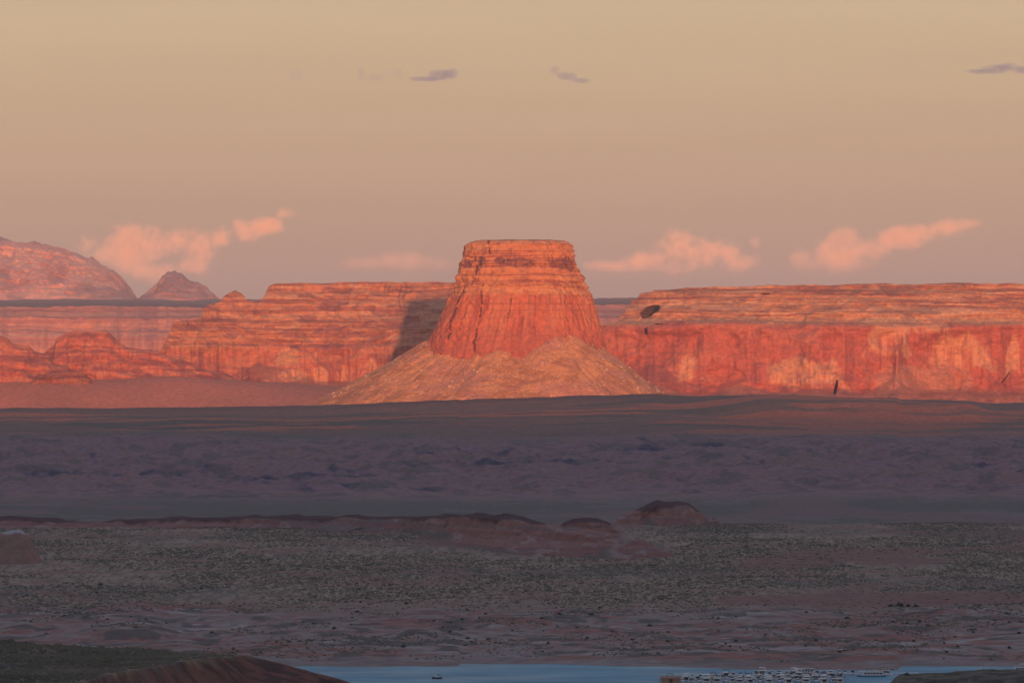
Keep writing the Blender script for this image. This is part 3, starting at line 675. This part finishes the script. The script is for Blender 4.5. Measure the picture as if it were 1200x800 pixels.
tag(hill('knoll', np.linspace(-60, 64, 220), [(-60, 640), (-30, 628), (0, 625), (8, 622), (14, 620.5), (24, 621), (30, 625), (36, 634), (42, 646), (50, 658), (64, 664)],
         664, 5350, 60, 110, [(0, 0), (.3, .4), (.6, .78), (.8, .95), (1, 1)], M_knoll, col_pale, 1060, rough=5, wl=20), 'pale rounded knoll with a white rim at the left edge', 'knoll')

# pale ledges above the shore
def col_white(PX, RK, X, Z, V):
    c = np.zeros(PX.shape + (3,)) + np.array([.42, .37, .33])
    return mixc(c, [.25, .19, .16], ss(fbm(X / 6, Z / 1.5, o=4, seed=1070), .0, .4))
LP = [(0, 0), (.2, .5), (.4, .9), (1, 1)]
tag(hill('rock_ledge', np.linspace(1030, 1080, 110), [(1030, 720), (1036, 716), (1044, 713.5), (1058, 714.5), (1070, 716), (1080, 720)], 720, 4560, 12, 40, LP, M_knoll, col_white, 1080, rough=1.5, wl=6, rowrough=.7), 'pale rock ledge on the far shore under a dark bush line', 'rock ledge')
tag(hill('rock_ledge', np.linspace(1158, 1240, 150), [(1158, 719), (1168, 714.5), (1180, 712.5), (1210, 713), (1230, 716), (1240, 719)], 719, 4600, 12, 40, LP, M_knoll, col_white, 1090, rough=1.5, wl=6, rowrough=.7), 'pale rock ledge on the far shore at the right edge', 'rock ledge')
# ------------------------------------------------------------------ boulders on the talus
rng = np.random.default_rng(7); rnd = random.Random(7)
M_boulder = plain('boulder_stone', (.50, .34, .24), .95, .1, .25, .4)
def lump(name, rx, ry, rz, seed, sub=2, amp=.25):
    bm = bmesh.new(); bmesh.ops.create_icosphere(bm, subdivisions=sub, radius=1)
    for v in bm.verts:
        n = float(fbm(v.co.x * 1.1 + seed * 3.1, v.co.y * 1.1, v.co.z * 1.1 + 5.2, o=3, seed=seed))
        v.co *= 1 + amp * n
        v.co.x *= rx; v.co.y *= ry; v.co.z *= rz
    m = bpy.data.meshes.new(name); bm.to_mesh(m); bm.free(); return m
bvar = [lump('boulder', 1, .9, .8, s_, 1, .45) for s_ in (1, 2, 3, 4)]
for m in bvar: m.materials.append(M_boulder)
nb_ = 0
for _ in range(4000):
    if nb_ >= 130: break
    a = rnd.uniform(math.pi * 1.02, math.pi * 1.98); r = rnd.uniform(170, 400)
    x = pxx(597, BD) + r * math.cos(a); y = BD + r * math.sin(a)
    z = float(talus_z(np.array([x]), np.array([y]))[0]); g = float(ground_z(np.array([600 + F * x / y]), np.array([y]), np.array([x]), np.array([y]))[0])
    if z < g + 3 or rnd.random() > .25 + .75 * (r - 170) / 230: continue
    o = bpy.data.objects.new('boulder', bvar[nb_ % 4]); COL.objects.link(o)
    s_ = rnd.uniform(1.7, 3.4) * (1.5 if rnd.random() < .12 else 1)
    o.location = (x, y, z + s_ * .35); o.scale = (s_ * rnd.uniform(.9, 1.5), s_, s_ * rnd.uniform(.8, 1.1)); o.rotation_euler = (rnd.uniform(-.3, .3), rnd.uniform(-.3, .3), rnd.uniform(0, 6))
    tag(o, 'pale boulder lying on the talus slope below the butte cliff', 'boulder', 'boulders scattered over the talus slope'); nb_ += 1

# ------------------------------------------------------------------ scrub
M_sage = plain('sage_leaves', (.115, .108, .072), .95, .05, .3, .02)
def scatter(name, px_, d_, rad, hgt, label, cat):
    n = len(px_); x = pxx(px_, d_); y = d_
    z = ground_z(px_, d_, x, y)
    k = 7; ang = np.linspace(0, 2 * math.pi, k, endpoint=False)
    lo = np.stack([np.cos(ang), np.sin(ang), np.full(k, -.15)], -1); hi = np.stack([.72 * np.cos(ang + .4), .72 * np.sin(ang + .4), np.full(k, .62)], -1)
    tp = np.array([[0, 0, 1.0]])
    B = np.concatenate([lo, hi, tp])
    f = []
    for i in range(k):
        j = (i + 1) % k; f += [(i, j, k + i), (j, k + j, k + i), (k + i, k + j, 2 * k)]
    f = np.array(f)
    V = B[None] * np.stack([rad, rad, hgt], -1)[:, None] * (1 + .35 * rng.uniform(-1, 1, (n, len(B), 1)))
    V = V + np.stack([x, y, z], -1)[:, None]
    Q = (f[None] + (np.arange(n) * len(B))[:, None, None]).reshape(-1, 3)
    return tag(mesh_from(name, V, Q, None, M_sage, flat=True), label, cat, kind='stuff')
n = 118000
px_ = rng.uniform(-330, 1530, n); d_ = np.interp(px_, *np.array(SHORE).T) + 740 + 1900 * rng.uniform(0, 1, n) ** .8
x_ = pxx(px_, d_)
den = (1 - .6 * ss(fbm(x_ / 60, d_ / 60, o=4, seed=68), .2, .45)) * ss(fbm(x_ / 120, d_ / 300, o=4, seed=1200) + .25 * vn(x_ / 16, d_ / 40, seed=1201), -.6, .25) * (1 - .75 * ss(fbm(x_ / 260, d_ / 420, o=4, seed=73) + .35 * ss(px_, 750, 1000), .25, .55))
k_ = rng.uniform(0, 1, n) < den
px_, d_ = px_[k_], d_[k_]; n = len(px_)
sz = rng.lognormal(0, .35, n)
scatter('sagebrush', px_, d_, .85 * sz, .5 * sz, 'sagebrush cover dotting the shaded plain above the shore', 'sagebrush')
n = 9000
px_ = rng.uniform(-80, 330, n); d_ = rng.uniform(1990, 2540, n)
k_ = (d_ > ip(px_, HL_F) + 6) & (d_ < ip(px_, HL_B) + 5)
px_, d_ = px_[k_], d_[k_]; sz = rng.lognormal(0, .35, len(px_))
scatter('scrub', px_, d_, .55 * sz, .42 * sz, 'dark low scrub covering the flat headland at lower left', 'scrub')
n = 27000
px_ = rng.uniform(-330, 1530, n); d_ = np.interp(px_, *np.array(SHORE).T) + rng.uniform(60, 800, n)
k_ = rng.uniform(0, 1, n) < ss(fbm(pxx(px_, d_) / 50, d_ / 110, o=4, seed=1210), -.1, .35)
px_, d_ = px_[k_], d_[k_]; sz = rng.lognormal(0, .4, len(px_))
scatter('scrub', px_, d_, .6 * sz, .42 * sz, 'thin scrub growing along the ledges of the banded far shore', 'scrub')

M_bush = plain('bush_leaves', (.045, .06, .038), .95, .05, .35, 1.2)
def bush_mesh(seed):
    r_ = random.Random(seed); bm = bmesh.new()
    for k in range(90):                       # leaf clumps through the crown
        a = r_.uniform(0, 6.283); u = r_.uniform(-.1, 1); rr0 = math.sqrt(max(0, 1 - u * u)) * r_.uniform(.35, 1)
        c = Vector((rr0 * math.cos(a), rr0 * math.sin(a), u * .8)); s_ = r_.uniform(.14, .3)
        vs_ = [bm.verts.new(c + Vector((r_.uniform(-s_, s_), r_.uniform(-s_, s_), r_.uniform(-s_, s_)))) for _ in range(4)]
        bm.faces.new(vs_[:3]); bm.faces.new((vs_[0], vs_[2], vs_[3])); bm.faces.new((vs_[1], vs_[3], vs_[2]))
    bmesh.ops.create_icosphere(bm, subdivisions=2, radius=.62)
    m = bpy.data.meshes.new('shrub'); bm.to_mesh(m); bm.free(); m.materials.append(M_bush); return m
bushes = [bush_mesh(s_) for s_ in range(4)]
def place_bush(px, row, d, s_, label, group=None):
    x = pxx(px, d); z = float(ground_z(np.array([px * 1.]), np.array([d * 1.]), np.array([x]), np.array([d * 1.]))[0])
    o = bpy.data.objects.new('shrub', bushes[rnd.randrange(4)]); COL.objects.link(o)
    o.location = (x, d, z + .1 * s_); o.scale = (s_ * rnd.uniform(1, 1.5), s_, s_ * rnd.uniform(.7, 1)); o.rotation_euler = (0, 0, rnd.uniform(0, 6))
    return tag(o, label, 'shrub', group)
for k in range(150):
    t_ = rnd.uniform(90, 860) if rnd.random() < .8 else rnd.uniform(860, 1500)
    px0 = rnd.uniform(-20, 1220); d0 = float(ip(px0, SHORE)) + t_
    place_bush(px0, 0, d0, rnd.uniform(.9, 1.9), 'dark round shrub standing alone on the banded far shore', 'dark shrubs dotted over the far shore')
for (px0, d0, s_) in ((1044, 4610, 2.6), (1054, 4620, 3.0), (1064, 4625, 2.6), (1073, 4615, 2.4)):
    place_bush(px0, 0, d0, s_, 'dark shrub in the line just behind the inland pale ledge', 'shrub line behind the pale ledge')
place_bush(1062.6, 0, 3440, 2.1, 'tall dark bush on the near spit beside the marina')

# ------------------------------------------------------------------ boats
M_white = plain('white_gelcoat', (.55, .59, .61), .35, .5, .05)
M_navy = plain('navy_canvas', (.03, .04, .08), .8, .2)
M_glass = plain('dark_glass', (.02, .025, .03), .15, .6)
M_tan = plain('tan_panel', (.32, .19, .12), .8, .2)
M_redp = plain('red_paint', (.30, .05, .04), .5, .4)
M_deck = plain('weathered_deck', (.42, .41, .39), .9, .1)
M_dark = plain('dark_hull', (.05, .045, .05), .5, .4)
M_metal = plain('grey_rail', (.45, .46, .48), .4, .5, metal=.6)
M_foam = plain('foam', (.62, .66, .68), .8, .2)
def boxm(bm, x0, x1, y0, y1, z0, z1, tx=0, ty=0, bev=.06):
    r = bmesh.ops.create_cube(bm, size=1); vs_ = r['verts']
    for v in vs_:
        t_ = v.co.z > 0
        v.co.x = (x0 + (tx if t_ else 0)) if v.co.x < 0 else (x1 - (tx if t_ else 0))
        v.co.y = (y0 + (ty if t_ else 0)) if v.co.y < 0 else (y1 - (ty if t_ else 0))
        v.co.z = z1 if t_ else z0
    if bev:
        es = list({e for v in vs_ for e in v.link_edges})
        bmesh.ops.bevel(bm, geom=es, offset=bev, segments=1, affect='EDGES')
def part(name, fn, mat, parent):
    bm = bmesh.new(); fn(bm); m = bpy.data.meshes.new(name); bm.to_mesh(m); bm.free(); m.materials.append(mat)
    o = bpy.data.objects.new(name, m); COL.objects.link(o); o.parent = parent; return o
def hull_shape(bm, L, W, H, bow=.3, rise=.35):
    """pointed hull: cross sections from stern to bow, along y"""
    secs = []
    for f in np.linspace(0, 1, 9):
        y = -L / 2 + L * f; k = 1 - max(0, (f - (1 - bow)) / bow) ** 2 * .96
        top = H + rise * max(0, f - .4) ** 1.5; wd = W / 2 * k
        secs.append([bm.verts.new((sx * wd * q, y, z)) for sx, q, z in ((-1, 1, top), (-1, .82, .05), (0, .1, -.35), (1, .82, .05), (1, 1, top))])
    for a, b in zip(secs[:-1], secs[1:]):
        for i in range(4): bm.faces.new((a[i], a[i + 1], b[i + 1], b[i]))
        bm.faces.new((a[4], a[0], b[0], b[4]))
    bm.faces.new(secs[0]); bm.faces.new(secs[-1][::-1])
def rails(bm, x0, x1, y0, y1, z, h=.9):
    for (xa, xb, ya, yb) in ((x0, x0 + .05, y0, y1), (x1 - .05, x1, y0, y1), (x0, x1, y0, y0 + .05), (x0, x1, y1 - .05, y1)):
        boxm(bm, xa, xb, ya, yb, z + h - .06, z + h, bev=0)
    for x in np.linspace(x0, x1 - .05, 4):
        for y in (y0, y1 - .05): boxm(bm, x, x + .05, y, y + .05, z, z + h - .06, bev=0)
    for y in np.linspace(y0, y1 - .05, 7)[1:-1]:
        for x in (x0, x1 - .05): boxm(bm, x, x + .05, y, y + .05, z, z + h - .06, bev=0)
def make_houseboat(L=16, W=4.8, canopy=M_navy, trim=None):
    r = empty('houseboat')
    def hull(bm):
        boxm(bm, -W / 2, -W / 2 + 1.2, -L / 2, L / 2, -.35, .6, bev=.15); boxm(bm, W / 2 - 1.2, W / 2, -L / 2, L / 2, -.35, .6, bev=.15); boxm(bm, -W / 2 + 1.203, W / 2 - 1.203, -L / 2 + .3, L / 2 - .3, .35, .6, bev=0)
    part('hull', hull, trim or M_white, r)
    cb_ = part('cabin', lambda bm: boxm(bm, -W / 2 + .3, W / 2 - .3, -L / 2 + 2.2, L / 2 - 2.6, .62, 2.9, .08, .1), M_white, r)
    for s_ in (-1, 1):
        part('window', lambda bm: [boxm(bm, min(s_ * (W / 2 - .36), s_ * (W / 2 - .25)), max(s_ * (W / 2 - .36), s_ * (W / 2 - .25)), y, y + 1.5, 1.5, 2.4, bev=0) for y in np.arange(-L / 2 + 2.8, L / 2 - 4.6, 2.0)], M_glass, cb_)
    part('glass_door', lambda bm: boxm(bm, -1.3, 1.3, -L / 2 + 2.12, -L / 2 + 2.22, .8, 2.6, bev=0), M_glass, cb_)
    part('windscreen', lambda bm: boxm(bm, -1.6, 1.6, L / 2 - 2.72, L / 2 - 2.52, 1.3, 2.5, bev=0), M_glass, cb_)
    part('roof_deck', lambda bm: boxm(bm, -W / 2, W / 2, -L / 2 + .6, L / 2 - 1.2, 2.92, 3.1, bev=.04), M_white, r)
    part('railing', lambda bm: rails(bm, -W / 2 + .1, W / 2 - .1, -L / 2 + .8, L / 2 - 1.5, 3.1), M_metal, r)
    part('canopy', lambda bm: [boxm(bm, -W / 2 + .3, W / 2 - .3, -L / 2 + 3.5, L / 2 - 6, 5.05, 5.2, .1, .1, bev=.03)] + [boxm(bm, x - .04, x + .04, y - .04, y + .04, 3.1, 5.05, bev=0) for x in (-W / 2 + .5, W / 2 - .5) for y in (-L / 2 + 3.8, L / 2 - 6.3)], canopy, r)
    part('slide', lambda bm: boxm(bm, W / 2 - 1.1, W / 2 - .5, -L / 2 - .6, -L / 2 + 2.4, 3.12, 3.6, 0, .3, bev=.05), M_navy, r)
    return r
def make_cruiser(L=9.5, W=3.2, canopy=M_navy, hullm=M_white):
    r = empty('cabin_cruiser')
    part('hull', lambda bm: hull_shape(bm, L, W, 1.05, .45, .6), hullm, r)
    part('cabin', lambda bm: boxm(bm, -W * .36, W * .36, -L * .12, L * .25, 1.1, 2.1, .15, .5), M_white, r)
    part('windscreen', lambda bm: boxm(bm, -W * .34, W * .34, -L * .16, -L * .06, 2.1, 2.75, .1, .15, bev=.02), M_glass, r)
    part('canopy', lambda bm: [boxm(bm, -W * .38, W * .38, -L * .42, -L * .05, 2.95, 3.08, .08, .1, bev=.03)] + [boxm(bm, x - .03, x + .03, y - .03, y + .03, 1.1, 2.95, bev=0) for x in (-W * .34, W * .34) for y in (-L * .4, -L * .18)], canopy, r)
    part('swim_platform', lambda bm: boxm(bm, -W * .4, W * .4, -L / 2 - .9, -L / 2, .35, .45, bev=.02), M_deck, r)
    return r
WL = 0.0
def at_water(px, d): return (pxx(px, d), d, WL)
def set_at(o, px, d, rz=0): o.location = at_water(px, d); o.rotation_euler = (0, 0, rz); return o
hb_w = make_houseboat(canopy=M_white); hb_n = make_houseboat(canopy=M_navy); cr_n = make_cruiser(); cr_w = make_cruiser(canopy=M_white, L=8.5)
protos = [(hb_w, 'white houseboat with a white canopy moored in the marina rows', 'white-canopied houseboats in the marina'),
          (hb_n, 'white houseboat with a navy canopy moored in the marina rows', 'navy-canopied houseboats in the marina'),
          (cr_n, 'small white cruiser under a navy canopy in the marina rows', 'navy-canopied cruisers in the marina'),
          (cr_w, 'small white cruiser under a white canopy in the marina rows', 'white-canopied cruisers in the marina')]
used = set()
def dup(i):
    p, l, g = protos[i]
    o = p if i not in used else copy_tree(p)
    used.add(i)
    tag(o, l, 'houseboat' if i < 2 else 'cabin cruiser', g); return o
def place_row(d, p0, p1, step, wts):
    px = p0
    while px < p1:
        i = rnd.choices(range(4), wts)[0]
        o = dup(i); set_at(o, px + rnd.uniform(-.8, .8), d + rnd.uniform(-1, 1), rnd.choice((0, math.pi)) + rnd.uniform(-.05, .05))
        s_ = rnd.uniform(.88, 1.08); o.scale = (s_, s_, s_ * rnd.uniform(.7, .95))
        px += (step + (2.4 if i < 2 else 0)) * rnd.uniform(.95, 1.25)
rowsM = [(3670, 885, 1000, 7.5, (1, 0, 2, 4)), (3640, 850, 992, 7.5, (1, 1, 3, 4)), (3606, 812, 985, 7.5, (1, 1, 4, 3)), (3578, 785, 985, 8, (1, 2, 4, 2)), (3548, 800, 985, 8, (2, 2, 3, 2))]
for a in rowsM: place_row(*a)
def make_dock(L):
    r = empty('floating_dock')
    part('deck', lambda bm: boxm(bm, -L / 2, L / 2, -.9, .9, .25, .55, bev=.05), M_deck, r)
    for x in np.linspace(-L / 2 + 3, L / 2 - 3, 8): part('piling', lambda bm: bmesh.ops.create_cone(bm, cap_ends=True, segments=8, radius1=.16, radius2=.16, depth=4.5), M_dark, r).location = (x, 1.1, .6)
    return r
for d0, a, b, l in ((3655, 868, 1005, 'long floating dock at the back of the marina'), (3592, 776, 995, 'long floating dock through the middle of the marina'), (3560, 768, 990, 'long floating dock at the front of the marina')):
    o = make_dock((b - a) * d0 / F); set_at(o, (a + b) / 2, d0 + 1.5); tag(o, l, 'dock')
# breakwater of white floats behind the marina
def breakwater(bm):
    p0, p1 = Vector((pxx(800, 3648), 3648, 0)), Vector((pxx(1076, 3690), 3690, 0)); n = 60
    for k in range(n):
        c = p0.lerp(p1, (k + .5) / n); boxm(bm, c.x - 1.15, c.x + 1.15, c.y - .8 + .4 * math.sin(k), c.y + .8 + .4 * math.sin(k), -.2, .5, .1, .1, bev=.1)
m = bpy.data.meshes.new('floating_breakwater'); bm = bmesh.new(); breakwater(bm); bm.to_mesh(m); bm.free(); m.materials.append(M_white)
o = bpy.data.objects.new('floating_breakwater', m); COL.objects.link(o); tag(o, 'long white floating breakwater line behind the moored boats', 'breakwater')
# single boats that stand out
o = make_houseboat(L=19, canopy=M_dark, trim=M_navy); set_at(o, 1021, 3640, R(88)); tag(o, 'dark-topped houseboat lying broadside at the right end of the marina', 'houseboat')
o = make_houseboat(L=15, canopy=M_dark); set_at(o, 1033, 3662, R(86)); tag(o, 'shorter houseboat broadside just behind the dark-topped one', 'houseboat')
o = make_houseboat(L=17, canopy=M_redp, trim=M_redp); set_at(o, 942, 3692, R(92)); tag(o, 'red-trimmed houseboat broadside behind the marina rows', 'houseboat')
o = make_cruiser(L=10, canopy=M_dark, hullm=M_dark); o.name = 'cabin_cruiser'; set_at(o, 1077, 3600, R(70)); tag(o, 'small dark cruiser off the near spit past the bush', 'cabin cruiser')
o = make_houseboat(L=16, canopy=M_white); set_at(o, 1199, 3715, R(60)); tag(o, 'white houseboat cut off by the right edge of the view', 'houseboat')
b_ = empty('boathouse'); set_at(b_, 786, 3538)
part('wall', lambda bm: boxm(bm, -6, 6, -4, 4, .3, 3.2), M_tan, b_)
def gable(bm):
    v = [bm.verts.new(c) for c in ((-6.5, -4.6, 3.2), (6.5, -4.6, 3.2), (6.5, 0, 4.6), (-6.5, 0, 4.6), (-6.5, 4.6, 3.2), (6.5, 4.6, 3.2))]
    bm.faces.new((v[0], v[1], v[2], v[3])); bm.faces.new((v[3], v[2], v[5], v[4])); bm.faces.new((v[1], v[5], v[2])); bm.faces.new((v[0], v[3], v[4])); bm.faces.new((v[0], v[4], v[5], v[1]))
part('roof', gable, M_tan, b_); part('door', lambda bm: boxm(bm, -1, 1, -4.08, -3.98, .4, 2.6, bev=0), M_dark, b_); part('float_deck', lambda bm: boxm(bm, -7, 7, -5, 5, -.2, .3), M_deck, b_)
tag(b_, 'tan roofed boathouse afloat at the left end of the marina', 'boathouse')
# boat shed and barge at the right spit
b_ = empty('work_barge'); set_at(b_, 1142, 3640, R(4))
part('hull', lambda bm: boxm(bm, -10, 10, -3, 3, -.3, 1.3, .3, .3), M_dark, b_); part('cabin', lambda bm: boxm(bm, -10, -5, -2, 2, 1.32, 3.6, .1, .1), M_tan, b_)
part('awning', lambda bm: [boxm(bm, -4.6, 8, -2.4, 2.4, 2.7, 2.9)] + [boxm(bm, x - .08, x + .08, y - .08, y + .08, 1.3, 2.7, bev=0) for x in (-4, 2, 7.6) for y in (-2.2, 2.2)], M_white, b_)
tag(b_, 'dark work barge with brown cabin and white awning by the right spit', 'barge')
b_ = empty('gangway'); set_at(b_, 1169, 3700, R(-8))
part('walkway', lambda bm: boxm(bm, -10, 10, -.9, .9, 1.2, 1.6, bev=.04), M_dark, b_)
part('railing', lambda bm: rails(bm, -10, 10, -.9, .9, 1.6, 1.1), M_dark, b_)
part('float', lambda bm: [boxm(bm, x - 1, x + 1, -1.2, 1.2, -.3, 1.19) for x in (-8, 0, 8)], M_deck, b_)
tag(b_, 'dark floating gangway running from the barge to the right edge', 'gangway')
# the lone motorboat and its wake
o = make_cruiser(L=6.5, W=2.4, canopy=M_dark, hullm=M_dark); set_at(o, 512, 3602, R(78)); tag(o, 'lone dark motorboat under way on the open water', 'motorboat'); o.name = 'motorboat'

# ------------------------------------------------------------------ clouds: bodies of vapour beyond the haze
CD = 52000.0
def cloud(blobs, dens, alb, g, label, seed, nscale=.0042, D=CD, thr=.22, soft=1.0, namp=3.0, depth=.55, grow=1.4, fade=.6):
    k = D / F
    bl = [(Vector((pxx(px, D), D + (i % 3 - 1) * 60, rowz(row, D))), Vector((rx * k * grow, max(rx, ry) * .75 * k * depth * grow, ry * k * grow))) for i, (px, row, rx, ry) in enumerate(blobs)]
    bm = bmesh.new()
    for c, r_ in bl:
        v = bmesh.ops.create_icosphere(bm, subdivisions=3, radius=1)['verts']
        for q in v: q.co = Vector((q.co.x * r_.x, q.co.y * r_.y, q.co.z * r_.z)) * 1.02 + c
    m = bpy.data.meshes.new('cloud'); bm.to_mesh(m); bm.free()
    o = bpy.data.objects.new('cloud', m); COL.objects.link(o)
    rm = o.modifiers.new('Remesh', 'REMESH'); rm.mode = 'VOXEL'; rm.voxel_size = min(r_.z for _, r_ in bl) * .22
    mat = bpy.data.materials.new('cloud_vapour'); mat.use_nodes = True; t = mat.node_tree; t.nodes.clear()
    ou = N(t, 'ShaderNodeOutputMaterial'); vs_ = N(t, 'ShaderNodeVolumePrincipled'); vs_.inputs['Density Attribute'].default_value = ''
    vs_.inputs['Color'].default_value = (*alb, 1); vs_.inputs['Anisotropy'].default_value = g
    gp = N(t, 'ShaderNodeNewGeometry')
    prev = None
    for c, r_ in bl:
        s = N(t, 'ShaderNodeVectorMath', operation='SUBTRACT'); s.inputs[1].default_value = c
        d = N(t, 'ShaderNodeVectorMath', operation='DIVIDE'); d.inputs[1].default_value = r_
        l = N(t, 'ShaderNodeVectorMath', operation='LENGTH'); i = N(t, 'ShaderNodeMath', operation='SUBTRACT'); i.inputs[0].default_value = 1
        t.links.new(gp.outputs['Position'], s.inputs[0]); t.links.new(s.outputs[0], d.inputs[0]); t.links.new(d.outputs[0], l.inputs[0]); t.links.new(l.outputs['Value'], i.inputs[1])
        if prev is None: prev = i
        else:
            mx = N(t, 'ShaderNodeMath', operation='SMOOTH_MAX'); mx.inputs[2].default_value = .15
            t.links.new(prev.outputs[0], mx.inputs[0]); t.links.new(i.outputs[0], mx.inputs[1]); prev = mx
    nz = N(t, 'ShaderNodeTexNoise'); nz.inputs['Scale'].default_value = nscale; nz.inputs['Detail'].default_value = 7; nz.inputs['Roughness'].default_value = .7
    of = N(t, 'ShaderNodeVectorMath', operation='ADD'); of.inputs[1].default_value = (seed * 7000, 0, seed * 300)
    t.links.new(gp.outputs['Position'], of.inputs[0]); t.links.new(of.outputs[0], nz.inputs['Vector'])
    nm = N(t, 'ShaderNodeMath', operation='MULTIPLY_ADD'); nm.inputs[1].default_value = namp; nm.inputs[2].default_value = -namp * .5 - thr
    t.links.new(nz.outputs[0], nm.inputs[0])
    a = N(t, 'ShaderNodeMath', operation='ADD'); t.links.new(prev.outputs[0], a.inputs[0]); t.links.new(nm.outputs[0], a.inputs[1])
    r1 = N(t, 'ShaderNodeMapRange', interpolation_type='SMOOTHSTEP'); r1.inputs['From Min'].default_value = 0; r1.inputs['From Max'].default_value = soft; r1.inputs['To Max'].default_value = dens
    t.links.new(a.outputs[0], r1.inputs['Value'])
    # nothing outside the blobs themselves
    e = N(t, 'ShaderNodeMapRange'); e.inputs['From Min'].default_value = 0; e.inputs['From Max'].default_value = .3; t.links.new(prev.outputs[0], e.inputs['Value'])
    # flat, thinning base
    zs = N(t, 'ShaderNodeSeparateXYZ'); t.links.new(gp.outputs['Position'], zs.inputs[0])
    zb = N(t, 'ShaderNodeMapRange', interpolation_type='SMOOTHSTEP'); zlo = min(c.z - r_.z for c, r_ in bl); zhi = max(c.z + r_.z for c, r_ in bl)
    zb.inputs['From Min'].default_value = zlo; zb.inputs['From Max'].default_value = zlo + fade * (zhi - zlo); zb.inputs['To Min'].default_value = 1 - min(1, fade * 1.5); t.links.new(zs.outputs['Z'], zb.inputs['Value'])
    m2 = N(t, 'ShaderNodeMath', operation='MULTIPLY'); t.links.new(e.outputs[0], m2.inputs[0]); t.links.new(zb.outputs[0], m2.inputs[1]); e = m2
    mm = N(t, 'ShaderNodeMath', operation='MULTIPLY'); t.links.new(r1.outputs[0], mm.inputs[0]); t.links.new(e.outputs[0], mm.inputs[1])
    t.links.new(mm.outputs[0], vs_.inputs['Density']); t.links.new(vs_.outputs[0], ou.inputs['Volume'])
    m.materials.append(mat)
    mat.cycles.volume_step_rate = 1.0
    return tag(o, label, 'cloud')
PINK = (.98, .64, .45); G = -.40  # vapour itself is white; the sunset reddening is put into its colour
cloud([(97, 290, 17, 16), (118, 300, 16, 14), (150, 298, 34, 32), (178, 290, 26, 24), (205, 282, 24, 20), (228, 288, 26, 20), (258, 276, 26, 14), (285, 270, 26, 13), (312, 264, 24, 10), (335, 250, 13, 8), (225, 312, 26, 12), (175, 320, 44, 14)],
      .0078, PINK, G, 'large pink cumulus bank trailing up to the right above the left peak', 1)
cloud([(800, 285, 26, 20), (788, 296, 30, 20), (812, 305, 40, 22), (755, 308, 40, 14), (850, 300, 26, 18), (875, 308, 24, 16), (720, 312, 40, 9), (885, 285, 10, 8)],
      .0078, PINK, G, 'puffy pink cloud rising behind the mesa just right of the butte', 2)
cloud([(945, 307, 20, 18), (965, 298, 24, 20), (990, 290, 26, 22), (985, 308, 34, 18), (1022, 290, 28, 14), (1055, 278, 30, 14), (1070, 275, 26, 10), (1040, 284, 26, 11), (1085, 270, 30, 11), (1100, 268, 24, 9), (1115, 266, 28, 11), (1140, 262, 12, 6)],
      .0044, PINK, G, 'long pink cloud over the right mesa, rising towards the right', 3, thr=.05)
cloud([(430, 310, 40, 9), (470, 307, 46, 11), (505, 309, 34, 10)], .0013, PINK, G, 'faint low pink cloud strip left of the butte top', 4, thr=.1)
GREY = (.42, .58, .84)  # shade on the high wisps is put into a darker, bluer vapour colour
W_ = dict(D=48000., nscale=.010, soft=.5, namp=2.2, thr=.0, grow=1.25, fade=.05)
cloud([(500, 93, 22, 3.5), (517, 88, 18, 7), (528, 85, 10, 7)], .0085, GREY, 0, 'grey wisp left of centre high in the sky, the fullest of them', 5, **W_)
cloud([(650, 83, 8, 6), (663, 89, 14, 5), (680, 94, 13, 3.5)], .0085, GREY, 0, 'curved grey wisp high above the butte', 6, **W_)
cloud([(1148, 84, 18, 3), (1168, 81, 20, 6), (1183, 77, 14, 5), (1200, 82, 18, 5)], .0085, GREY, 0, 'grey wisp high at the right edge of the sky', 7, **W_)
cloud([(424, 88, 6, 9), (440, 91, 9, 6), (452, 86, 6, 5), (466, 87, 8, 8)], .004, GREY, 0, 'broken faint grey scraps of cloud beside the fullest wisp', 8, **W_)
cloud([(332, 73, 7, 5), (346, 88, 11, 7)], .0025, GREY, 0, 'barely visible grey shred of cloud at upper left', 9, **W_)

# ------------------------------------------------------------------ haze: one box of thin air round everything
bm = bmesh.new(); bmesh.ops.create_cube(bm, size=1)
hz = bpy.data.meshes.new('haze'); bm.to_mesh(hz); bm.free()
ho = bpy.data.objects.new('haze', hz); COL.objects.link(ho)
x0, x1, y0, y1, z0, z1 = -20500, 20500, -8000, 44500, -60, 1560
ho.scale = (x1 - x0, y1 - y0, z1 - z0); ho.location = ((x0 + x1) / 2, (y0 + y1) / 2, (z0 + z1) / 2)
hm = bpy.data.materials.new('haze_air'); hm.use_nodes = True; t = hm.node_tree; t.nodes.clear()
o_ = N(t, 'ShaderNodeOutputMaterial'); pv = N(t, 'ShaderNodeVolumePrincipled')
pv.inputs['Density'].default_value = 1.4e-5; pv.inputs['Color'].default_value = (.79, .765, .89, 1); pv.inputs['Anisotropy'].default_value = -0.2
pv.inputs['Density Attribute'].default_value = ''
t.links.new(pv.outputs[0], o_.inputs['Volume'])
hz.materials.append(hm)
tag(ho, 'thin dusk haze over the desert', 'haze', kind='stuff')
